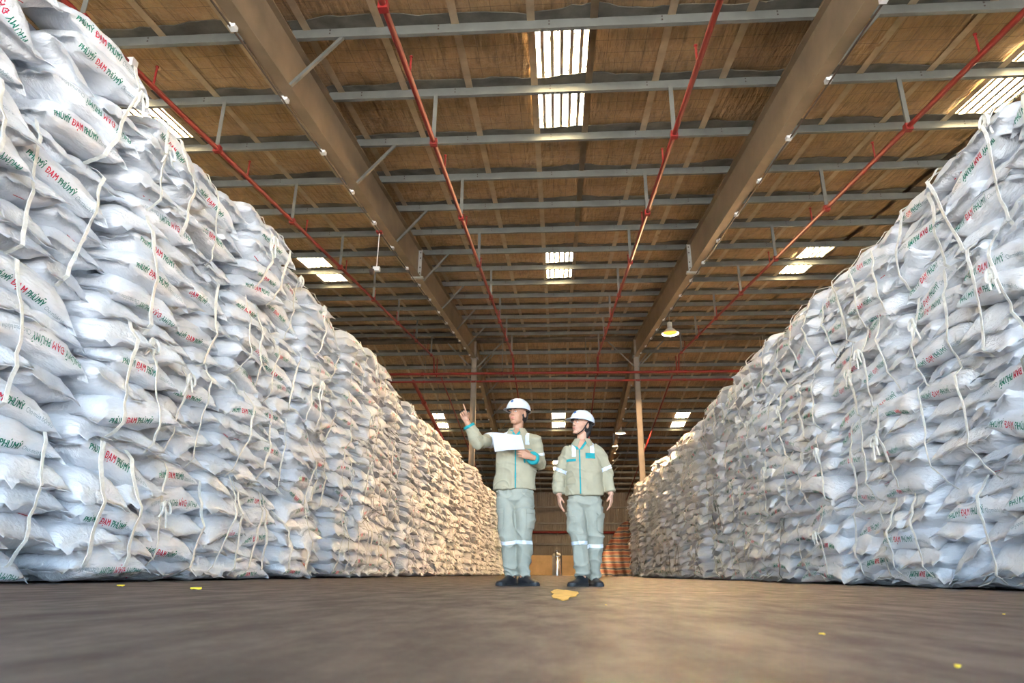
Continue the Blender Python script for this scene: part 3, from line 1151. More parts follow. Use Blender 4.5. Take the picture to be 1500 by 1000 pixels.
# ================================================================== pipes, lamps, far objects
def pipe_run(X, nm, label, near=True):
    ya, yb = (1.0, 31.2)
    off = -0.06
    root = empty('sprinkler_pipe', (X, ya, rz_(ya, off)))
    tag(root, label, 'pipe', 'red sprinkler pipes under the roof')
    o0 = Vector((X, ya, rz_(ya, off)))
    MB().tube([(0, 0, 0), Vector((X, yb, rz_(yb, off))) - o0], 0.042, 12).build('pipe', M['red'], root, True)
    for y in np.arange(1.72, 31, 3.1):
        p = Vector((X, y, rz_(y, off))) - o0
        MB().tube([p, p + Vector((0, 0, 0.34))], 0.017, 8).lathe([(0.012, 0.34), (0.028, 0.35), (0.028, 0.365), (0.012, 0.38)], p, 8).build('sprinkler', M['red'], root, True)
    for k, y in enumerate(PUR):
        if not (1.5 < y < 31) or k % 2 == 0:
            continue
        p = Vector((X, y, rz_(y, off))) - o0
        hgt = OFF_P - off + 0.03
        h = MB()
        h.sweep([(-0.035, -0.02), (0.035, -0.02), (0.035, -0.013), (-0.028, -0.013), (-0.028, 0.02), (-0.035, 0.02)], p + Vector((0, -0.03, 0.0)), p + Vector((0, -0.03, hgt)), Vector((1, 0, 0)), Vector((0, 1, 0)))
        h.build('hanger', M['purlin'], root)
        MB().box(p + Vector((0, -0.01, -0.01)), (0.12, 0.10, 0.12)).build('clamp', M['red'], root)
    return root


pipe_run(-5.93, 'l2', 'long red sprinkler pipe over the left sack wall')
pipe_run(-2.06, 'l1', 'long red sprinkler pipe above the aisle beside the left rafter')
pipe_run(2.06, 'r1', 'long red sprinkler pipe above the aisle beside the right rafter')
pipe_run(5.90, 'r2', 'long red sprinkler pipe over the right sack wall')

# far slope runs
for X, lab in ((-5.9, 'thin red pipe on the far slope above the left sack wall'), (-2.06, 'thin red pipe dropping down the far slope left of the aisle'), (2.06, 'thin red pipe dropping down the far slope right of the aisle'), (5.9, 'thin red pipe on the far slope above the right sack wall')):
    r = empty('branch_pipe', (X, 33.4, rz_(33.4, -0.4)))
    tag(r, lab, 'pipe', 'far red branch pipes')
    MB().tube([(0, 0, 0), (0, 26, rz_(59.4) - rz_(33.4))], 0.04, 8).build('pipe', M['red'], r, True)
    for y in (0.6, 4, 8, 12, 16, 20):
        z = rz_(33.4 + y) - rz_(33.4)
        MB().tube([(0, y, z), (0, y, z + 1.25)], 0.012, 6).build('hanger', M['purlin'], r)
    MB().tube([(0, -1.4, -0.35), (0, -1.4, 0.6)], 0.03, 8).build('riser', M['red'], r, True)

# two mains crossing the hall under the ridge
for (z, y, lab) in ((9.32, 31.5, 'upper red main pipe crossing the hall below the ridge'), (9.03, 31.9, 'lower red main pipe crossing the hall below the ridge')):
    r = empty('main_pipe', (0, y, z))
    tag(r, lab, 'pipe', 'red mains crossing the hall')
    MB().tube([(-15, 0, 0), (15, 0, 0)], 0.062 if z > 9.2 else 0.05, 12).build('pipe', M['red'], r, True)
    for x in (-10, -6.5, -2.6, 1.5, 6.2, 10):
        MB().tube([(x, 0, -0.09), (x, 0, HR + OFF_P - z)], 0.012, 6).build('hanger', M['purlin'], r)
        MB().tube([(x - 0.06, 0, 0), (x + 0.06, 0, 0)], 0.085 if z > 9.2 else 0.07, 12).build('coupling', M['red'], r, True)
    if z > 9.2:
        for x in (-5.93, -2.06, 2.06, 5.9):
            MB().tube([(x, -0.3, rz_(31.2, -0.06) - z), (x, 0, 0.0)], 0.035, 8).build('riser', M['red'], r, True)
# the stout feeder slanting down behind the left wall
a, b = Vector((-7.05, 31.95, 9.07)), Vector((-6.55, 41.0, 7.1))
r = empty('feeder_pipe', a)
tag(r, 'stout red feeder pipe slanting down from the mains behind the left sack wall', 'pipe')
MB().tube([(0, 0, 0), (b - a) * 1.6], 0.09, 12).build('pipe', M['red'], r, True)
for f in (0.25, 0.6, 0.95):
    c = (b - a) * f
    MB().tube([c, c + (b - a).normalized() * 0.16], 0.125, 12).build('coupling', M['red'], r, True)
for f in (0.25, 0.6, 0.95):
    c = (b - a) * f
    MB().tube([c, (c.x, c.y, rz_(a.y + c.y, OFF_P) - a.z + 0.02)], 0.014, 6).build('hanger', M['purlin'], r)
# red fire pipe low on the end wall
r = empty('wall_pipe', (0, YB - 0.25, 3.62))
tag(r, 'red fire pipe running along the grey end wall', 'pipe')
MB().tube([(-14, 0, 0), (14, 0, 0)], 0.11, 10).build('pipe', M['red'], r, True)
for x in range(-12, 14, 4):
    MB().box((x, 0.08, -0.06), (0.12, 0.3, 0.28)).build('bracket', M['purlin'], r)


# lamps ----------------------------------------------------------
def high_bay(P, top, label, lit, power, col, lcol, dome=0.30):
    r = empty('high_bay_lamp', P)
    tag(r, label, 'lamp', 'high bay lamps')
    MB().tube([(0, 0, 0.42), (0, 0, top - P[2])], 0.012, 6).build('hanger', M['purlin'], r)
    MB().lathe([(0.05, 0.44), (0.085, 0.42), (0.09, 0.2), (0.12, 0.17)], (0, 0, 0), 20).build('ballast', M['plate'], r, True)
    MB().lathe([(0.11, 0.18), (0.16, 0.15), (dome * 0.8, 0.06), (dome, 0.0), (dome - 0.012, 0.0), (dome * 0.78, 0.055), (0.15, 0.135), (0.10, 0.16)], (0, 0, 0), 28).build('reflector', M['plate'], r, True)
    em = emit('lamp_glow_%s' % lit, col, 0.5)
    em.node_tree.nodes['Principled BSDF'].inputs['Base Color'].default_value = (0, 0, 0, 1)
    em.node_tree.nodes['Principled BSDF'].inputs['Specular IOR Level'].default_value = 0.0
    MB().lathe([(dome - 0.050, 0.045), (dome - 0.026, 0.030), (dome * 0.7, 0.026), (dome * 0.3, 0.024), (0.02, 0.024)], (0, 0, 0), 28).build('lens', em, r, True)
    if lit:
        ld = bpy.data.lights.new('lamp_light', 'POINT')
        ld.energy = power
        ld.color = lcol
        ld.shadow_soft_size = 0.008
        lo = link(bpy.data.objects.new('lamp_light', ld), r)
        lo.location = (0, 0, 0.012)
    return r


high_bay((4.12, 23.1, 8.28), 9.1, 'glowing orange sodium lamp hanging from the right rafter', 'orange', 1600, (1.0, 0.40, 0.06), (1.0, 0.60, 0.30))
high_bay((4.05, 42.6, 8.55), 8.9, 'small glowing pale lamp far off on the right rafter', 'pale', 1000, (1.0, 0.72, 0.35), (1.0, 0.64, 0.34))
# unlit spot lamp on a rod at the left rafter
r = empty('hanging_spotlight', (-4.16, 14.2, 6.76))
tag(r, 'unlit white spotlight hanging on a thin rod from the left rafter', 'lamp')
MB().tube([(0, 0, 0.12), (0, 0, rz_(14.2) - 6.76 - 0.02)], 0.009, 6).build('rod', M['white_paint'], r)
MB().box((0, 0, 0.07), (0.16, 0.10, 0.10)).build('housing', M['white_paint'], r)
MB().lathe([(0.03, -0.06), (0.06, -0.05), (0.065, 0.05), (0.02, 0.07)], (-0.1, -0.02, 0.0), 14, Matrix.Rotation(1.1, 3, 'X')).build('lens_hood', M['cable'], r, True)
MB().box((0.0, 0.0, rz_(14.2) - 6.76 - 0.03), (0.14, 0.12, 0.05)).build('bracket', M['red'], r)
# white batten on the left pipe
p = at(165, 90, 7.6)
r = empty('light_batten', (-5.95, 7.35, rz_(7.35, -0.14)))
tag(r, 'short white batten clamped to the pipe above the nearest left stack', 'batten')
MB().box((-0.16, 0, -0.02), (0.52, 0.10, 0.10)).build('housing', M['white_paint'], r)
MB().box((0.06, 0, 0.07), (0.10, 0.12, 0.14)).build('bracket', M['white_paint'], r)

# far end objects ------------------------------------------------
r = empty('steel_tank', (-0.04, 42.0, 0))
tag(r, 'upright shiny stainless steel tank with domed top at the far end of aisle', 'tank')
MB().lathe([(0.27, 0.0), (0.29, 0.01), (0.29, 1.14), (0.27, 1.17)], (0, 0, 0), 32).build('shell', M['steel'], r, True)
MB().lathe([(0.27, 1.17), (0.24, 1.24), (0.16, 1.31), (0.06, 1.345)], (0, 0, 0), 32).build('dome', M['steel'], r, True)
MB().lathe([(0.05, 1.34), (0.05, 1.40), (0.07, 1.41), (0.07, 1.44), (0.01, 1.45)], (0, 0, 0), 16).build('cap', M['steel'], r, True)
for z in (0.06, 1.08):
    MB().lathe([(0.291, z - 0.02), (0.298, z - 0.015), (0.298, z + 0.015), (0.291, z + 0.02)], (0, 0, 0), 32).build('hoop', M['steel'], r, True)

# striped tarpaulin over a heap behind the right wall
t = NT('striped_tarpaulin')
v = t.coord()
sx = t.n('ShaderNodeSeparateXYZ')
t.l(v, sx.inputs[0])
fr = t.math('FRACT', t.math('ADD', t.math('MULTIPLY', sx.outputs[2], 3.0), t.math('MULTIPLY', t.noise(v, 1.2, 3), 0.6)))
cs_ = t.n('ShaderNodeValToRGB')
cs_.color_ramp.interpolation = 'CONSTANT'
e = cs_.color_ramp.elements
e[0].position, e[0].color = 0.0, (0.24, 0.07, 0.04, 1)
e[1].position, e[1].color = 0.30, (0.36, 0.26, 0.17, 1)
for pos, c in ((0.42, (0.05, 0.06, 0.08)), (0.68, (0.33, 0.24, 0.16)), (0.80, (0.22, 0.09, 0.045))):
    q = e.new(pos)
    q.color = (*c, 1)
t.l(fr, cs_.inputs[0])
t.l(cs_.outputs[0], t.b.inputs['Base Color'])
t.b.inputs['Roughness'].default_value = 0.55
t.bump(t.noise(t.coord((1, 1, 0.4)), 9, 4), 0.5, 0.04)
M['tarp'] = t.mat
nu, nv2 = 60, 40
U, Vv = np.meshgrid(np.linspace(0, 1, nu), np.linspace(0, 1, nv2), indexing='ij')
# front sheet: ridge line at top rises to the right wall, skirt spreads at the foot
xr = 2.0 + 2.6 * U
top = np.interp(U, [0, 0.25, 0.6, 1.0], [0.35, 1.5, 2.75, 3.45])
spread = 1.5 * (1 - Vv) ** 1.4
fold = 0.10 * np.sin(U * 34 + 2 * np.sin(Vv * 3)) * (1 - Vv) ** 0.5 + 0.12 * vnoise(np.stack([U * 9, Vv * 4, U * 0], -1), 4)
Xg = xr + 0.25 * (1 - Vv) * (U - 0.6) + 0.3 * fold
Yg = 40.6 - spread + fold
Zg = 0.012 + top * Vv ** 0.9 + 0.03 * np.abs(fold) * (1 - Vv)
P = np.stack([Xg, Yg, Zg], -1)
back = P.copy()
back[..., 1] = 40.6 + 1.6 * (1 - Vv)
V = np.concatenate([P.reshape(-1, 3), back.reshape(-1, 3)])
F = []
for i in range(nu - 1):
    for j in range(nv2 - 1):
        a = i * nv2 + j
        F.append((a, a + nv2, a + nv2 + 1, a + 1))
        a += nu * nv2
        F.append((a, a + 1, a + nv2 + 1, a + nv2))
for j in range(nv2 - 1):
    b = nu * nv2
    F.append((j, j + 1, b + j + 1, b + j))
    k = (nu - 1) * nv2
    F.append((k + j, b + k + j, b + k + j + 1, k + j + 1))
tp = link(bpy.data.objects.new('tarpaulin_heap', np_mesh('tarpaulin_heap', V, np.array(F), [M['tarp']])))
tag(tp, 'heap under a striped red and blue tarpaulin behind the right sack wall', 'tarpaulin')

# paint mark and litter on the floor
yb_ = MB()
n = 22
vs_ = []
for k in range(n):
    a = 2 * math.pi * k / n
    rr = 1 + 0.18 * math.sin(3 * a + 1) + 0.1 * math.sin(7 * a)
    vs_.append((0.075 * rr * math.cos(a), 0.95 * rr * math.sin(a), 0.0))
vs_ = vs_ + [(x, y, 0.003) for (x, y, z) in vs_]
yb_.add(vs_, [tuple(range(n, 2 * n)), tuple(range(n - 1, -1, -1))] + [(k, (k + 1) % n, n + (k + 1) % n, n + k) for k in range(n)])
o = yb_.build('paint_mark', M['yellow'])
o.location = (0.03, 4.1, 0.001)
tag(o, 'worn yellow paint mark on the floor in front of the two people', 'marking')
LIT = [((-2.07, 4.0), 'by the foot of the left wall'), ((0.49, 0.95), 'at the lower right, closest to the camera'), ((0.50, 1.43), 'on the right half of the open floor'), ((0.17, 2.61), 'just past the yellow paint mark'), ((1.35, 2.3), 'toward the right wall'), ((-2.9, 4.6), 'against the second left stack')]
for k, ((x, y), wd) in enumerate(LIT):
    s_ = 0.012 + 0.006 * (k % 3) if k else 0.03
    if k == 1:
        s_ = 0.006
    if k in (2, 3, 4):
        s_ = 0.005
    pts = []
    n = 7
    for j in range(n):
        a = 2 * math.pi * j / n
        pts.append((s_ * (1 + 0.3 * math.sin(j * 2.1 + k)) * math.cos(a), s_ * 0.6 * math.sin(a), 0.15 * s_ * (1 + math.sin(j * 1.7))))
    pts += [(px, py, pz + 0.2 * s_) for (px, py, pz) in pts]
    mb = MB().add(pts, [tuple(range(n - 1, -1, -1)), tuple(range(n, 2 * n))] + [(j, (j + 1) % n, n + (j + 1) % n, n + j) for j in range(n)])
    o = mb.build('litter_scrap', M['litter'])
    o.location = (x, y, 0.001)
    o.rotation_euler = (0, 0, k * 1.3)
    tag(o, 'small yellow scrap lying on the concrete ' + wd, 'litter', 'yellow scraps on the floor', 'thing')

# ================================================================== the two people
M['skin'] = mat('skin', (0.44, 0.225, 0.138), 0.5, 0, 0.08, 9)
M['skin_fair'] = mat('skin_fair', (0.52, 0.285, 0.195), 0.5, 0, 0.07, 9)
M['lip'] = mat('lip', (0.42, 0.13, 0.11), 0.5)
M['hair'] = mat('black_hair', (0.012, 0.010, 0.010), 0.45, 0, 0.3, 30, 0.4, bscale=120)
M['eye_white'] = mat('eye_white', (0.7, 0.68, 0.66), 0.3)
M['iris'] = mat('iris', (0.015, 0.01, 0.01), 0.3)
M['helmet'] = mat('helmet_shell', (0.58, 0.62, 0.68), 0.25, 0, 0.03)
M['emblem'] = mat('emblem_blue', (0.02, 0.10, 0.32), 0.4)
M['jacket'] = mat('khaki_twill', (0.345, 0.312, 0.220), 0.85, 0, 0.06, 12, 0.08, 0.2, 420)
M['trouser'] = mat('grey_green_twill', (0.305, 0.308, 0.258), 0.85, 0, 0.06, 12, 0.08, 0.2, 420)
M['teal'] = mat('turquoise_cloth', (0.010, 0.25, 0.27), 0.75, 0, 0.08, 20)
M['reflect'] = mat('reflective_band', (0.62, 0.66, 0.72), 0.35, 0.15, 0.06, 25)
M['shoe'] = mat('black_leather', (0.012, 0.014, 0.018), 0.4, 0, 0.2, 20)
M['sole'] = mat('rubber_sole', (0.018, 0.02, 0.022), 0.7)
M['paper'] = mat('white_paper', (0.48, 0.48, 0.55), 0.7, 0, 0.03)


class Blob(MB):
    def loft(s, pts, rads, ref=(1, 0, 0), n=18, cap=0.5):
        """ellipse rings along a path; rads = (half size along ref, half size across)"""
        pts = [Vector(p) for p in pts]
        ref = Vector(ref)
        vs_, fs = [], []
        L = len(pts)
        rings = []
        for i in range(L):
            t = (pts[min(i + 1, L - 1)] - pts[max(i - 1, 0)]).normalized()
            a = ref - t * ref.dot(t)
            if a.length < 1e-3:
                a = t.orthogonal()
            a.normalize()
            b = t.cross(a)
            r = rads[i] if isinstance(rads[i], (tuple, list)) else (rads[i], rads[i])
            rings.append((pts[i], t, a, b, r))
        allr = []
        p, t, a, b, r = rings[0]
        k = min(r) * cap
        allr.append((p - t * k, a, b, (r[0] * 0.55, r[1] * 0.55)))
        allr += [(p, a, b, r) for (p, t, a, b, r) in rings]
        p, t, a, b, r = rings[-1]
        k = min(r) * cap
        allr.append((p + t * k, a, b, (r[0] * 0.55, r[1] * 0.55)))
        for (p, a, b, r) in allr:
            for q in range(n):
                an = 2 * math.pi * q / n
                vs_.append(p + a * (r[0] * math.cos(an)) + b * (r[1] * math.sin(an)))
        for i in range(len(allr) - 1):
            for q in range(n):
                q2 = (q + 1) % n
                fs.append((i * n + q, i * n + q2, (i + 1) * n + q2, (i + 1) * n + q))
        fs.append(tuple(range(n - 1, -1, -1)))
        fs.append(tuple((len(allr) - 1) * n + q for q in range(n)))
        return s.add(vs_, fs)

    def ell(s, c, r, rot=None, nu=20, nv_=12):
        c = Vector(c)
        vs_, fs = [], []
        for j in range(1, nv_):
            th = math.pi * j / nv_
            for i in range(nu):
                ph = 2 * math.pi * i / nu
                q = Vector((r[0] * math.sin(th) * math.cos(ph), r[1] * math.sin(th) * math.sin(ph), r[2] * math.cos(th)))
                vs_.append(c + (rot @ q if rot is not None else q))
        for sg in (1, -1):
            q = Vector((0, 0, sg * r[2]))
            vs_.append(c + (rot @ q if rot is not None else q))
        for j in range(nv_ - 2):
            for i in range(nu):
                i2 = (i + 1) % nu
                fs.append((j * nu + i, (j + 1) * nu + i, (j + 1) * nu + i2, j * nu + i2))
        T, Bq = len(vs_) - 2, len(vs_) - 1
        for i in range(nu):
            i2 = (i + 1) % nu
            fs.append((T, i, i2))
            fs.append((Bq, (nv_ - 2) * nu + i2, (nv_ - 2) * nu + i))
        return s.add(vs_, fs)

    def fused(s, name, mt, base, voxel=0.006, smooth=4, folds=None):
        """union of the shapes as one continuous skin"""
        me = s.mesh(name + '_raw', mt)
        ob = bpy.data.objects.new('raw', me)
        COL.objects.link(ob)
        rm = ob.modifiers.new('r', 'REMESH')
        rm.mode = 'VOXEL'
        rm.voxel_size = voxel
        sm = ob.modifiers.new('s', 'SMOOTH')
        sm.factor = 0.5
        sm.iterations = smooth
        dg = bpy.context.evaluated_depsgraph_get()
        out = bpy.data.meshes.new_from_object(ob.evaluated_get(dg))
        bpy.data.objects.remove(ob)
        bpy.data.meshes.remove(me)
        out.name = name
        nv_ = len(out.vertices)
        co = np.empty(nv_ * 3, np.float32)
        out.vertices.foreach_get('co', co)
        co = co.reshape(-1, 3).astype(float)
        if folds is not None:
            no = np.empty(nv_ * 3, np.float32)
            out.vertices.foreach_get('normal', no)
            co = co + no.reshape(-1, 3) * folds(co)[:, None]
        co = co - np.array(base)
        out.vertices.foreach_set('co', co.astype(np.float32).ravel())
        out.materials.clear()
        out.materials.append(mt)
        out.polygons.foreach_set('use_smooth', [True] * len(out.polygons))
        out.update()
        return out


def patch(src, planes, name, mt, parent, off=0.004, filt=None, thick=0.003):
    """piece of a garment's surface between cutting planes, raised as its own part"""
    bm = bmesh.new()
    bm.from_mesh(src)
    for (co, no) in planes:
        bmesh.ops.bisect_plane(bm, geom=bm.verts[:] + bm.edges[:] + bm.faces[:], plane_co=co, plane_no=no, clear_outer=True)
    if filt is not None:
        dead = [f for f in bm.faces if not filt(f.calc_center_median(), f.normal)]
        bmesh.ops.delete(bm, geom=dead, context='FACES')
    if not bm.faces:
        bm.free()
        return None
    bm.normal_update()
    for v_ in bm.verts:
        v_.co += v_.normal * off
    me = bpy.data.meshes.new(name)
    bm.to_mesh(me)
    bm.free()
    me.materials.clear()
    me.materials.append(mt)
    me.polygons.foreach_set('use_smooth', [True] * len(me.polygons))
    o = link(bpy.data.objects.new(name, me), parent)
    sm = o.modifiers.new('thickness', 'SOLIDIFY')
    sm.thickness = thick
    sm.offset = 1
    return o


def cut_along(A, B, f0, f1):
    """two planes across the limb A-B at fractions f0..f1"""
    d = (B - A).normalized()
    return [(A + (B - A) * f1, d), (A + (B - A) * f0, -d)]


def cut_box(x0, x1, z0, z1):
    return [((x1, 0, 0), (1, 0, 0)), ((x0, 0, 0), (-1, 0, 0)), ((0, 0, z1), (0, 0, 1)), ((0, 0, z0), (0, 0, -1))]


def hand(bl, wrist, d, nrm, side, curls, thumb, k=1.0, spread=1.0):
    """palm, four separate fingers (side = towards the index finger) and a thumb"""
    d = Vector(d).normalized()
    nrm = Vector(nrm)
    nrm = (nrm - d * nrm.dot(d)).normalized()
    sd_ = d.cross(nrm)
    if sd_.dot(Vector(side)) < 0:
        sd_ = -sd_
    W = Vector(wrist)
    bl.loft([W - d * 0.05 * k, W, W + d * 0.03 * k, W + d * 0.065 * k, W + d * 0.088 * k],
            [(0.028 * k, 0.022 * k), (0.028 * k, 0.020 * k), (0.038 * k, 0.018 * k), (0.043 * k, 0.016 * k), (0.040 * k, 0.013 * k)], sd_)
    offs = (0.031, 0.0105, -0.0105, -0.031)
    lens = ((0.042, 0.025, 0.020), (0.046, 0.029, 0.021), (0.043, 0.027, 0.020), (0.034, 0.020, 0.018))
    base = (0.086, 0.090, 0.086, 0.078)
    for f in range(4):
        p = W + d * base[f] * k + sd_ * offs[f] * k * spread
        pts = [p - d * 0.02 * k, p]
        an = 0.0
        dirv = (d + sd_ * offs[f] * 2.2 * (spread - 0.6)).normalized()
        for j in range(3):
            an += curls[f][j]
            q = dirv * math.cos(an) + nrm * math.sin(an)
            p = p + q * lens[f][j] * k
            pts.append(p)
        bl.loft(pts, [0.0095 * k, 0.0093 * k, 0.0085 * k, 0.0078 * k, 0.0065 * k], sd_, 10)
    a0 = W + d * 0.022 * k + sd_ * 0.030 * k
    t1 = (d * thumb[0] + sd_ * thumb[1] + nrm * thumb[2]).normalized()
    t2 = (d * (thumb[0] + 0.5) + sd_ * (thumb[1] - 0.35) + nrm * (thumb[2] + 0.2)).normalized()
    bl.loft([a0 - t1 * 0.02 * k, a0 + t1 * 0.012 * k, a0 + t1 * 0.042 * k, a0 + t1 * 0.042 * k + t2 * 0.03 * k], [0.015 * k, 0.0135 * k, 0.0105 * k, 0.0085 * k], sd_, 10)


def head_shapes(bl, C, R, k=1.0):
    def E(c, r):
        bl.ell(C + R @ (Vector(c) * k), [q * k for q in r], R)
    E((0, 0.016, 0.032), (0.074, 0.092, 0.084))
    E((0, -0.022, -0.030), (0.060, 0.066, 0.078))
    E((0, -0.030, -0.066), (0.050, 0.050, 0.042))
    E((0, -0.066, -0.096), (0.024, 0.020, 0.017))
    for sg in (-1, 1):
        E((sg * 0.034, -0.046, -0.030), (0.026, 0.026, 0.032))
        E((sg * 0.028, -0.076, 0.018), (0.026, 0.011, 0.008))
        E((sg * 0.076, 0.012, -0.012), (0.009, 0.019, 0.031))
        E((sg * 0.010, -0.094, -0.031), (0.008, 0.009, 0.007))
    E((0, -0.101, -0.027), (0.010, 0.013, 0.010))
    E((0, -0.092, -0.006), (0.008, 0.012, 0.022))
    E((0, -0.086, -0.057), (0.021, 0.009, 0.006))
    E((0, -0.085, -0.068), (0.019, 0.009, 0.007))


def face_parts(parent, C, R, base, k=1.0, smile=False):
    C = C - base

    def P(c):
        return C + R @ (Vector(c) * k)
    for sg in (-1, 1):
        e = Blob()
        e.ell(P((sg * 0.030, -0.0835, 0.000)), (0.0125 * k, 0.006 * k, 0.0052 * k), R, 12, 8)
        nf = len(e.f)
        e.ell(P((sg * 0.030, -0.0875, 0.000)), (0.0048 * k, 0.0040 * k, 0.0048 * k), R, 10, 8)
        e.m = [0] * nf + [1] * (len(e.f) - nf)
        e.build('eye', [M['eye_white'], M['iris']], parent, True)
        Blob().loft([P((sg * 0.013, -0.0885, 0.0205)), P((sg * 0.030, -0.0875, 0.0245)), P((sg * 0.048, -0.075, 0.0185))], [(0.004, 0.0032), (0.005, 0.0035), (0.003, 0.0025)], R @ Vector((0, 0, 1)), 8).build('eyebrow', M['hair'], parent, True)
    w_ = 0.023 if smile else 0.020
    z_ = 0.004 if smile else 0.0
    Blob().loft([P((-w_, -0.083, -0.062 + z_)), P((-0.008, -0.0945, -0.0615)), P((0.008, -0.0945, -0.0615)), P((w_, -0.083, -0.062 + z_))], [(0.003, 0.002), (0.0055, 0.003), (0.0055, 0.003), (0.003, 0.002)], R @ Vector((0, 0, 1)), 8).build('lips', M['lip'], parent, True)


def helmet(parent, C, R, base, k=1.0, peak=0.055):
    C = C - base
    hb = []
    nu, nv_ = 48, 12
    A, B, Hh, z0 = 0.108 * k, 0.130 * k, 0.106 * k, 0.038 * k
    yc = 0.010 * k

    def pt(u, v_, off=0.0):
        th = v_ * math.pi / 2
        cx, cy = math.cos(u), math.sin(u)
        rib = 0.004 * (math.exp(-((A * math.cos(th) * cx) / 0.012) ** 2) + math.exp(-((A * math.cos(th) * cx - 0.040) / 0.010) ** 2) + math.exp(-((A * math.cos(th) * cx + 0.040) / 0.010) ** 2)) * min(1, v_ * 3)
        f = math.cos(th) ** 0.85
        return C + R @ Vector(((A + off) * f * cx, yc + (B + off) * f * cy, z0 + (Hh + off) * math.sin(th) + rib + 0.0))
    shell = Blob()
    vs_, fs = [], []
    for off in (0.0, -0.006):
        for j in range(nv_ + 1):
            for i in range(nu):
                vs_.append(pt(2 * math.pi * i / nu, min(j / nv_, 0.985), off))
    N = nu * (nv_ + 1)
    for j in range(nv_):
        for i in range(nu):
            i2 = (i + 1) % nu
            fs.append((j * nu + i, j * nu + i2, (j + 1) * nu + i2, (j + 1) * nu + i))
            fs.append((N + j * nu + i, N + (j + 1) * nu + i, N + (j + 1) * nu + i2, N + j * nu + i2))
    fs.append(tuple(nv_ * nu + i for i in range(nu)))
    fs.append(tuple(N + nv_ * nu + i for i in reversed(range(nu))))
    for i in range(nu):
        i2 = (i + 1) % nu
        fs.append((i, N + i, N + i2, i2))
    h = shell.add(vs_, fs).build('helmet', M['helmet'], parent, True)
    # brim: narrow all round, long peak over the face
    vs_, fs = [], []
    for i in range(nu):
        u = 2 * math.pi * i / nu
        front = max(0.0, -math.sin(u)) ** 2.2
        wd = 0.005 * k + peak * k * front
        p = Vector((A * math.cos(u), yc + B * math.sin(u), z0))
        o = Vector((math.cos(u), math.sin(u) * 1.1, 0)).normalized()
        for (dr, dz) in ((-0.004, 0.006), (wd, -0.006 - 0.020 * front), (wd, -0.010 - 0.020 * front), (-0.004, -0.002)):
            vs_.append(C + R @ (p + o * dr + Vector((0, 0, dz))))
    for i in range(nu):
        i2 = (i + 1) % nu
        for q in range(4):
            q2 = (q + 1) % 4
            fs.append((i * 4 + q, i2 * 4 + q, i2 * 4 + q2, i * 4 + q2))
    Blob().add(vs_, fs).build('brim', M['helmet'], h, True)
    # dark head band under the shell
    bd = Blob()
    vs_, fs = [], []
    for i in range(nu):
        u = 2 * math.pi * i / nu
        for (f, z) in ((0.93, 0.004), (0.93, -0.011), (0.89, -0.011), (0.89, 0.004)):
            vs_.append(C + R @ Vector((A * f * math.cos(u), yc + B * f * math.sin(u), z0 + z)))
    for i in range(nu):
        i2 = (i + 1) % nu
        for q in range(4):
            q2 = (q + 1) % 4
            fs.append((i * 4 + q, i2 * 4 + q, i2 * 4 + q2, i * 4 + q2))
    bd.add(vs_, fs).build('head_band', M['iris'], h, True)
    # round emblem on the front of the shell
    e = Blob()
    c0 = pt(-math.pi / 2, 0.34, 0.0005)
    nn = (R @ Vector((0, -0.85, 0.50))).normalized()
    a = R @ Vector((1, 0, 0))
    b = nn.cross(a)
    n = 14
    vs_ = [c0 + nn * 0.002 + (a * math.cos(2 * math.pi * q / n) + b * math.sin(2 * math.pi * q / n)) * 0.015 for q in range(n)]
    vs_ += [p - nn * 0.012 for p in vs_]
    e.add(vs_, [tuple(range(n)), tuple(range(2 * n - 1, n - 1, -1))] + [(q, n + q, n + (q + 1) % n, (q + 1) % n) for q in range(n)])
    e.build('emblem', M['emblem'], h)
    return h


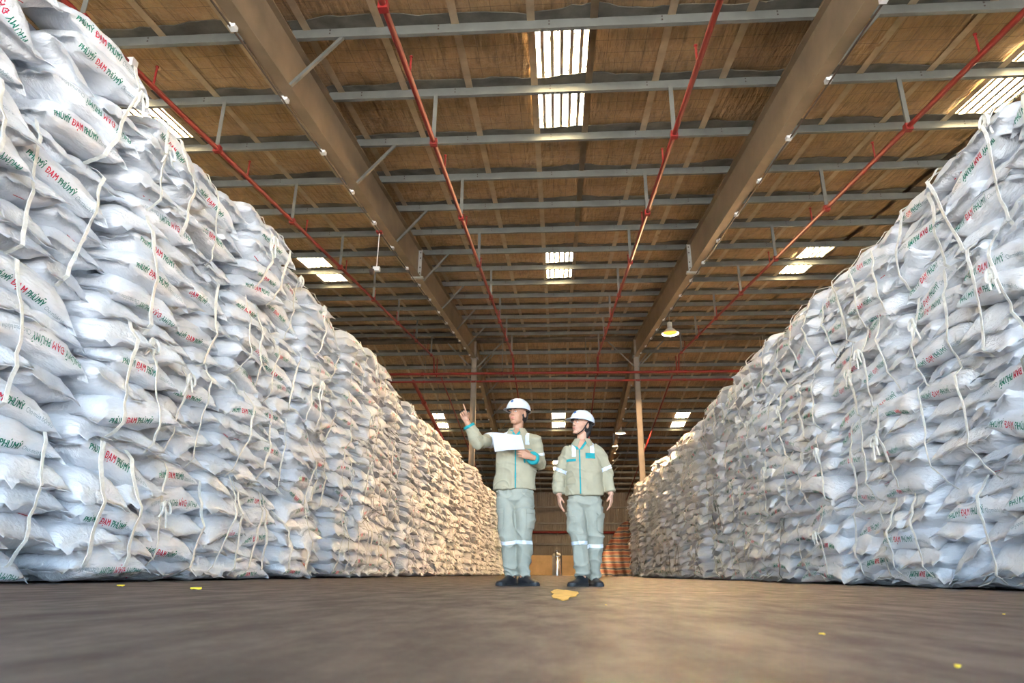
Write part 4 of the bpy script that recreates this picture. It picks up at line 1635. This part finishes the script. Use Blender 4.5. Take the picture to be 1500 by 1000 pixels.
def shoe(parent, heel, d, base, L=0.27, laces=False):
    heel = Vector(heel) - base
    d = Vector((d[0], d[1], 0)).normalized()
    s_ = Vector((-d.y, d.x, 0))
    prof = [(0.0, 0.026, 0.075), (0.06, 0.034, 0.095), (0.2, 0.038, 0.105), (0.36, 0.038, 0.098), (0.52, 0.041, 0.075), (0.70, 0.047, 0.058), (0.84, 0.045, 0.05), (0.92, 0.037, 0.044), (0.97, 0.026, 0.037), (0.995, 0.012, 0.030)]
    vs_, fs = [], []
    n = 14
    for (t_, wd, hh) in prof:
        c = heel + d * (t_ * L - 0.06)
        for q in range(n):
            a = math.pi * q / (n - 1)
            vs_.append(c + s_ * (wd * math.copysign(abs(math.cos(a)) ** 0.7, math.cos(a))) + Vector((0, 0, 0.018 + (hh - 0.018) * max(0.0, math.sin(a)) ** 0.75)))
    m_ = len(prof)
    for i in range(m_ - 1):
        for q in range(n - 1):
            fs.append((i * n + q, i * n + q + 1, (i + 1) * n + q + 1, (i + 1) * n + q))
        fs.append((i * n + n - 1, i * n, (i + 1) * n, (i + 1) * n + n - 1))
    fs.append(tuple(range(n)))
    fs.append(tuple((m_ - 1) * n + q for q in reversed(range(n))))
    o = Blob().add(vs_, fs).build('shoe', M['shoe'], parent, True)
    # sole
    vs_ = []
    out = [(t_, wd + 0.003) for (t_, wd, hh) in prof]
    ring = [heel + d * (t_ * L - 0.06) + s_ * wd for (t_, wd) in out] + [heel + d * (t_ * L - 0.06) - s_ * wd for (t_, wd) in reversed(out)]
    n2 = len(ring)
    vs_ = [p + Vector((0, 0, 0.001)) for p in ring] + [p + Vector((0, 0, 0.021)) for p in ring]
    Blob().add(vs_, [tuple(reversed(range(n2))), tuple(range(n2, 2 * n2))] + [(q, (q + 1) % n2, n2 + (q + 1) % n2, n2 + q) for q in range(n2)]).build('sole', M['sole'], o)
    if laces:
        for t_ in (0.40, 0.47, 0.54):
            c = heel + d * (t_ * L - 0.06)
            zt = float(np.interp(t_, [p[0] for p in prof], [p[2] for p in prof]))
            Blob().loft([c - s_ * 0.026 + Vector((0, 0, zt - 0.016)), c + Vector((0, 0, zt + 0.003)), c + s_ * 0.026 + Vector((0, 0, zt - 0.016))], [0.003] * 3, (0, 0, 1), 6).build('lace', M['sole'], o, True)
    return o


def folds_fn(seed, amp, sc=(9, 9, 16), joints=()):
    def f(P):
        w1 = vnoise(P * 5.0 + seed * 1.7, seed + 31)[:, None] * 0.05
        Q = P + w1 * np.array([1.0, 0.6, 1.4])
        n1 = (1 - np.abs(vnoise(Q * np.array(sc) + seed, seed))) ** 3
        Q2 = Q + 0.45 * Q[:, [2, 0, 1]]
        n2 = (1 - np.abs(vnoise(Q2 * np.array(sc) * 1.5 + seed * 2, seed + 5))) ** 4
        n3 = vnoise(P * 6.5 + seed, seed + 8)
        a = np.full(len(P), 0.55)
        for (j, r) in joints:
            dd = np.linalg.norm(P - np.array(j), axis=1)
            a = a + 0.8 * np.exp(-(dd / r) ** 2)
        return amp * (a * (n1 + 0.8 * n2 - 0.6) + 0.5 * n3)
    return f


def euler_head(yaw, pitch, roll=0.0):
    """yaw > 0 turns the face to the picture's left, pitch > 0 lifts it"""
    return (Matrix.Rotation(-yaw, 3, 'Z') @ Matrix.Rotation(-pitch, 3, 'X') @ Matrix.Rotation(roll, 3, 'Y'))


def person(cfg):
    Y0 = cfg['Y']

    def K(px, py, dy=0.0):
        return at(px, py, Y0 + dy)
    base = K(*cfg['base'])
    base.z = 0
    kk = cfg['k']
    C = K(*cfg['head'])
    R = euler_head(*cfg['look'])
    nb = K(*cfg['neck'])
    hip = [K(*q) for q in cfg['hips']]
    kne = [K(*q) for q in cfg['knees']]
    ank = [K(*q) for q in cfg['ankles']]
    sho = [K(*q) for q in cfg['shoulders']]
    elb = [K(*q) for q in cfg['elbows']]
    wri = [K(*q) for q in cfg['wrists']]
    hem = K(*cfg['hem'])
    waist = K(*cfg['waist'])
    chest = K(*cfg['chest'])
    # ---- body: one continuous skin
    b = Blob()
    hk = kk * 1.06
    head_shapes(b, C, R, hk)
    b.loft([C + R @ Vector((0, 0.022, -0.05)) * kk, (C + R @ Vector((0, 0.022, -0.10)) * kk + nb) / 2, nb, nb - Vector((0, 0, 0.06))], [0.050 * kk, 0.050 * kk, 0.056 * kk, 0.08 * kk])
    b.loft([nb - Vector((0, 0, 0.05)), chest, waist, hem, (hip[0] + hip[1]) / 2], [(0.09 * kk, 0.06), (0.14 * kk, 0.09), (0.13 * kk, 0.09), (0.14 * kk, 0.09), (0.13 * kk, 0.09)])
    b.loft([sho[0] - Vector((0, 0, 0.035)), sho[1] - Vector((0, 0, 0.035))], [0.045 * kk, 0.045 * kk], (0, 1, 0))
    for q in range(2):
        b.loft([sho[q] - Vector((0, 0, 0.035)), (sho[q] + elb[q]) / 2, elb[q], (elb[q] + wri[q]) / 2, wri[q]], [0.048 * kk, 0.043 * kk, 0.036 * kk, 0.034 * kk, 0.027 * kk])
        b.loft([hip[q], (hip[q] + kne[q]) / 2, kne[q], (kne[q] * 0.55 + ank[q] * 0.45), ank[q], Vector((ank[q].x, ank[q].y, 0.05))], [0.075 * kk, 0.065 * kk, 0.05 * kk, 0.05 * kk, 0.036 * kk, 0.034 * kk])
        hand(b, wri[q], *cfg['hands'][q], k=0.92 * kk)
    me = b.fused('person', M[cfg['skin']], base, 0.0036, 3)
    po = link(bpy.data.objects.new('person', me))
    po.location = base
    tag(po, cfg['label'], 'person')
    face_parts(po, C, R, base, hk, cfg['smile'])
    # ---- hair
    hb = Blob()
    for (c, r) in cfg['hair']:
        hb.ell(C + R @ (Vector(c) * hk), [q * hk for q in r], R)
    link(bpy.data.objects.new('hair', hb.fused('hair', M['hair'], base, 0.005, 2, folds_fn(3, 0.002, (60, 60, 20)))), po)
    h = helmet(po, C, R, base, hk, cfg['peak'])
    if cfg['strap']:
        cl_ = C - base
        for sg in (-1, 1):
            pts = [cl_ + R @ (Vector(p) * hk) for p in ((sg * 0.088, 0.015, 0.05), (sg * 0.081, -0.012, -0.02), (sg * 0.066, -0.035, -0.075), (sg * 0.035, -0.055, -0.108), (0, -0.062, -0.118))]
            Blob().loft(pts, [(0.0075, 0.0025)] * 5, R @ Vector((0, 1, 0)), 8).build('chin_strap', M['iris'], h, True)
    # ---- jacket
    jw = cfg['jw']
    j = Blob()
    shc = (sho[0] + sho[1]) / 2
    ax = (sho[1] - sho[0]).normalized()
    j.loft([nb + Vector((0, 0.012, 0.012)), nb * 0.55 + shc * 0.45, shc - Vector((0, 0, 0.05)), chest, waist, hem + Vector((0, 0, 0.03)), hem],
           [(0.064 * kk, 0.060 * kk), (0.115 * kk, 0.080 * kk), (jw * 0.83, 0.108 * kk), (jw, 0.128 * kk), (jw * 0.98, 0.132 * kk), (jw * 1.05, 0.142 * kk), (jw * 1.05, 0.142 * kk)], ax, 28, 0.03)
    sr = cfg['sleeve']
    for q in range(2):
        cuff = elb[q] + (wri[q] - elb[q]) * cfg['cuff']
        top = nb + (sho[q] - nb) * 0.35 - Vector((0, 0, 0.045))
        j.loft([top, sho[q] - Vector((0, 0, 0.030))], [(0.085 * kk, 0.060 * kk), (0.072 * kk, 0.066 * kk)], (0, 1, 0), 20)
        j.ell(sho[q] - Vector((0, 0, 0.028)), (0.070 * kk, 0.074 * kk, 0.070 * kk))
        j.loft([sho[q] - Vector((0, 0, 0.025)), sho[q] * 0.5 + elb[q] * 0.5, elb[q] * 0.85 + sho[q] * 0.15], [0.072 * kk, sr * 1.05, sr], ax, 20)
        j.ell(elb[q], (sr, sr, sr))
        j.loft([elb[q] * 0.9 + cuff * 0.1, elb[q] * 0.5 + cuff * 0.5, cuff], [sr, sr * 0.95, sr * 0.84], ax, 20, 0.03)
    jm = j.fused('jacket', M['jacket'], base, 0.0055, 6, folds_fn(cfg['seed'], 0.015, (6, 6, 10), [(elb[0], 0.10), (elb[1], 0.10), (hem + Vector((0, 0, 0.10)), 0.16), (sho[0], 0.08), (sho[1], 0.08)]))
    jo = link(bpy.data.objects.new('jacket', jm), po)
    bx = hem - base
    cx = bx.x
    nbl, shl = nb - base, shc - base
    front = lambda c, n: n.y < -0.15 and c.y < 0.06
    # placket line down the front, collar, pockets, shoulder and arm bands, cuffs
    patch(jm, cut_box(cfg['placket'] - 0.006, cfg['placket'] + 0.006, bx.z + 0.005, nbl.z - 0.03), 'placket', M['teal'], jo, 0.001, lambda c, n: n.y < -0.3 and c.y < 0.05)
    for sg in (-1, 1):
        # collar wings: folded cloth leaves lying on the neck opening
        cb = Blob()
        nc = nbl + Vector((0, 0, 0))
        pts_in, pts_out = [], []
        for u in np.linspace(0, 1, 9):
            a = math.pi / 2 - sg * 0.0 + sg * u * (math.pi - 0.35)
            rx, ry = 0.074 * kk, 0.072 * kk
            ca, sa = math.cos(math.pi / 2 - sg * u * (math.pi - 0.30)), math.sin(math.pi / 2 - sg * u * (math.pi - 0.30))
            top_ = nc + Vector((rx * ca, 0.008 + ry * sa, 0.042 - 0.020 * u))
            low_ = nc + Vector((rx * 1.50 * ca + sg * 0.018 * u ** 3, 0.004 + ry * (1.34 + 0.25 * u) * sa, -0.004 - 0.052 * u ** 2))
            pts_in.append(top_)
            pts_out.append(low_)
        n = len(pts_in)
        vs_ = pts_in + pts_out + [p + Vector((0, 0, 0.007)) + (p - nc).normalized() * 0.004 for p in pts_in] + [p + (p - nc).normalized() * 0.007 for p in pts_out]
        fs = []
        for i in range(n - 1):
            fs += [(i, i + 1, n + i + 1, n + i), (2 * n + i, 3 * n + i, 3 * n + i + 1, 2 * n + i + 1), (i, 2 * n + i, 2 * n + i + 1, i + 1), (n + i, n + i + 1, 3 * n + i + 1, 3 * n + i)]
        fs += [(0, n, 3 * n, 2 * n), (n - 1, 3 * n - 1, 4 * n - 1, 2 * n - 1)]
        cb.add(vs_, fs).build('collar', M['jacket'], jo, True)
    vl = cfg['vneck']
    if vl:
        for sg in (-1, 1):
            patch(jm, [((cfg['placket'], 0, nbl.z - vl), Vector((-sg * 0.80, 0, 0.55))), ((cfg['placket'] + sg * 0.026, 0, nbl.z - vl), Vector((sg * 0.80, 0, -0.55))), ((0, 0, nbl.z + 0.02), (0, 0, 1))], 'collar_lining', M['teal'], jo, 0.004, lambda c, n: c.y < 0.0 and c.z > nbl.z - vl and abs(c.x - cfg['placket']) < 0.07)
        patch(jm, [((cfg['placket'], 0, nbl.z - vl), Vector((0.80, 0, -0.55))), ((cfg['placket'], 0, nbl.z - vl), Vector((-0.80, 0, -0.55))), ((0, 0, nbl.z + 0.03), (0, 0, 1))], 'neck_opening', M[cfg['skin']], jo, 0.0025, lambda c, n: c.y < 0.0)
    for (x0, x1, z0, z1, mt) in cfg['pockets']:
        patch(jm, cut_box(x0, x1, z0, z1), 'pocket_flap', M[mt], jo, 0.004, front)
    for sg in (0, 1):
        s0 = sho[sg] - base
        mx_ = s0.x * 0.60 + nbl.x * 0.40
        patch(jm, cut_box(mx_ - 0.019, mx_ + 0.019, s0.z - 0.065, s0.z + 0.06), 'shoulder_band', M['reflect'], jo, 0.002, lambda c, n: c.y < 0.03)
        A, B = sho[sg] - base, elb[sg] - base
        f0, f1 = cfg['armband'][sg]
        patch(jm, cut_along(A, B, f0, f1), 'arm_band', M['reflect'], jo, 0.002, lambda c, n, A=A, B=B: ((c - A) - (B - A).normalized() * (c - A).dot((B - A).normalized())).length < sr * 1.55)
        A, B = elb[sg] - base, wri[sg] - base
        if cfg['teal_cuff']:
            c_ = cfg['cuff']
            patch(jm, cut_along(A, B, c_ - 0.10, c_ + 0.2), 'cuff', M['teal'], jo, 0.002, lambda c, n, A=A, B=B: ((c - A) - (B - A).normalized() * (c - A).dot((B - A).normalized())).length < sr * 1.5)
    # ---- trousers
    tr = Blob()
    hc = (hip[0] + hip[1]) / 2
    tr.loft([hem + Vector((0, 0.005, 0.07)), hc + Vector((0, 0.005, 0.04)), hc - Vector((0, 0, 0.04))], [(jw * 0.86, 0.115 * kk), (jw * 0.90, 0.122 * kk), (jw * 0.80, 0.105 * kk)], ax, 26)
    lr = cfg['leg']
    for q in range(2):
        cf = Vector((ank[q].x, ank[q].y, 0.085))
        tr.loft([hip[q] + Vector((0, 0, 0.02)), hip[q] - Vector((0, 0, 0.07)), (hip[q] + kne[q]) / 2, kne[q], (kne[q] + cf) / 2, cf], [lr[0], lr[0], lr[1], lr[2], lr[3], lr[4]], (1, 0, 0), 22, 0.03)
    tm = tr.fused('trousers', M['trouser'], base, 0.0055, 6, folds_fn(cfg['seed'] + 9, 0.021, (5, 5, 8), [(kne[0], 0.10), (kne[1], 0.10), (ank[0], 0.12), (ank[1], 0.12), (hc, 0.12)]))
    to = link(bpy.data.objects.new('trousers', tm), po)
    mid = (kne[0].x + kne[1].x) / 2 - base.x
    for q in range(2):
        A, B = kne[q] - base, Vector((ank[q].x, ank[q].y, 0.085)) - base
        f0, f1 = cfg['legband']
        patch(tm, cut_along(A, B, f0, f1), 'leg_band', M['reflect'], to, 0.002, (lambda c, n: c.x < mid) if q == 0 else (lambda c, n: c.x >= mid))
        hp, kn = hip[q] - base, kne[q] - base
        sg = -1 if q == 0 else 1
        zt = hp.z * 0.55 + kn.z * 0.45
        pk = patch(tm, [((0, 0, zt + 0.055), (0, 0, 1)), ((0, 0, zt - 0.125), (0, 0, -1)), (Vector((hp.x * 0.5 + kn.x * 0.5 + sg * 0.028, 0, 0)), (-sg, 0, 0))], 'cargo_pocket', M['trouser'], to, 0.005, lambda c, n, s=sg: n.x * s > 0.2, 0.003)
        if pk:
            patch(pk.data, [((0, 0, zt + 0.056), (0, 0, 1)), ((0, 0, zt + 0.010), (0, 0, -1))], 'pocket_flap', M['trouser'], to, 0.004, None, 0.004)
    # ---- shoes
    for q in range(2):
        shoe(po, (ank[q].x, ank[q].y, 0), cfg['toes'][q], base, cfg['shoe'], cfg['laces'])
    return po, base, K


CURL0 = [(0.25, 0.3, 0.2)] * 4
man = dict(
    Y=6.6, k=1.0, base=(757, 853), skin='skin', smile=False, seed=21,
    label='person in khaki workwear and white helmet, arm raised pointing upward, holding paper',
    head=(758.5, 606, -0.02), look=(0.52, 0.06, 0.0), neck=(757.5, 633, 0.01),
    shoulders=[(731, 642, 0.0), (783, 644, 0.0)], elbows=[(700, 648, -0.20), (792, 678, 0.02)], wrists=[(683, 616, -0.26), (777, 668.5, -0.22)],
    chest=(757, 668), waist=(755, 695), hem=(753.5, 718), hips=[(742, 728), (766, 728)], knees=[(745, 788, -0.01), (768.5, 788, -0.02)], ankles=[(749, 838, 0.04), (767, 838, 0.0)],
    hands=[
        ((-0.36, -0.18, 0.90), (0.10, -0.98, -0.1), (1.0, 0, 0.0), [(0.05, 0.05, 0.05), (1.35, 1.4, 0.7), (1.4, 1.4, 0.7), (1.45, 1.4, 0.7)], (0.55, 0.45, 0.75)),
        ((-0.85, -0.35, 0.25), (-0.10, 0.95, 0.0), (0.0, -0.2, 1.0), [(0.55, 0.6, 0.4), (0.6, 0.65, 0.4), (0.65, 0.65, 0.4), (0.7, 0.65, 0.4)], (0.8, 0.35, -0.45)),
    ],
    hair=[((0, 0.040, -0.002), (0.080, 0.076, 0.080)), ((0, 0.055, -0.035), (0.066, 0.050, 0.048))], peak=0.045, strap=False,
    jw=0.198, sleeve=0.066, cuff=0.80, placket=-0.012, vneck=0.045,
    pockets=[(0.035, 0.135, 1.235, 1.243, 'teal')], armband=[(0.38, 0.56), (0.62, 0.74)], teal_cuff=True,
    leg=(0.098, 0.092, 0.080, 0.073, 0.066), legband=(0.06, 0.155), toes=[(-0.50, -0.85), (0.62, -0.78)], shoe=0.28, laces=False)
pm, pb, PK = person(man)
woman = dict(
    Y=6.6, k=0.95, base=(853, 855), skin='skin_fair', smile=True, seed=37,
    label='person in khaki workwear and white helmet with chin strap, arms hanging, looking aside',
    head=(851.5, 622, -0.01), look=(0.82, 0.16, 0.05), neck=(853, 648, 0.01),
    shoulders=[(832, 661, 0.0), (875.5, 658, 0.0)], elbows=[(820, 692, 0.03), (888, 690, 0.04)], wrists=[(819, 726, -0.02), (895, 724, -0.01)],
    chest=(855, 680), waist=(856, 703), hem=(856.5, 726), hips=[(844, 735), (868, 735)], knees=[(848.5, 790, -0.03), (870, 792, 0.05)], ankles=[(853, 838, -0.04), (868.5, 838, 0.12)],
    hands=[
        ((0.05, -0.10, -1.0), (0.9, 0.3, 0.0), (0.0, -1.0, 0.0), [(0.25, 0.30, 0.2), (0.3, 0.35, 0.2), (0.35, 0.4, 0.25), (0.4, 0.4, 0.3)], (0.75, 0.35, 0.45)),
        ((-0.02, -0.08, -1.0), (-0.9, 0.3, 0.0), (0.0, -1.0, 0.0), [(0.25, 0.30, 0.2), (0.3, 0.35, 0.2), (0.35, 0.4, 0.25), (0.4, 0.4, 0.3)], (0.75, 0.35, 0.45)),
    ],
    hair=[((0, 0.045, -0.005), (0.083, 0.076, 0.085)), ((0, 0.066, -0.055), (0.068, 0.046, 0.072)), ((0, 0.060, -0.10), (0.050, 0.036, 0.050))], peak=0.055, strap=True,
    jw=0.178, sleeve=0.061, cuff=0.90, placket=0.0, vneck=0.085,
    pockets=[(-0.125, -0.035, 1.125, 1.150, 'teal'), (0.055, 0.145, 1.150, 1.205, 'teal')], armband=[(0.83, 0.98), (0.80, 0.95)], teal_cuff=False,
    leg=(0.094, 0.090, 0.080, 0.073, 0.068), legband=(0.06, 0.155), toes=[(-0.62, -0.78), (0.30, -0.95)], shoe=0.26, laces=True)
pw, pbw, _ = person(woman)

# the sheet of paper in the man's hand
c00, c10, c11, c01 = PK(720.5, 633, -0.30), PK(763.5, 636.5, -0.30), PK(768.5, 657, -0.275), PK(725, 661.5, -0.30)
nu, nv2 = 13, 9
vs_ = []
for s_ in (0, 1):
    for jv in range(nv2):
        for iu in range(nu):
            u, v_ = iu / (nu - 1), jv / (nv2 - 1)
            p = (c00 * (1 - u) + c10 * u) * (1 - v_) + (c01 * (1 - u) + c11 * u) * v_
            vs_.append(p + Vector((0, 0.020 * math.sin(u * 3.0) * (1 - v_) + 0.0012 * s_, 0.004 * math.sin(u * 5))))
fs = []
N = nu * nv2
for jv in range(nv2 - 1):
    for iu in range(nu - 1):
        a = jv * nu + iu
        fs += [(a, a + nu, a + nu + 1, a + 1), (N + a, N + a + 1, N + a + nu + 1, N + a + nu)]
rim = [iu for iu in range(nu)] + [jv * nu + nu - 1 for jv in range(1, nv2)] + [(nv2 - 1) * nu + iu for iu in range(nu - 2, -1, -1)] + [jv * nu for jv in range(nv2 - 2, 0, -1)]
for q in range(len(rim)):
    a, b_ = rim[q], rim[(q + 1) % len(rim)]
    fs.append((a, b_, N + b_, N + a))
o = MB().add(vs_, fs).build('paper_sheet', M['paper'], None, True)
tag(o, 'white sheet of paper held up in front of the pointing person', 'paper')
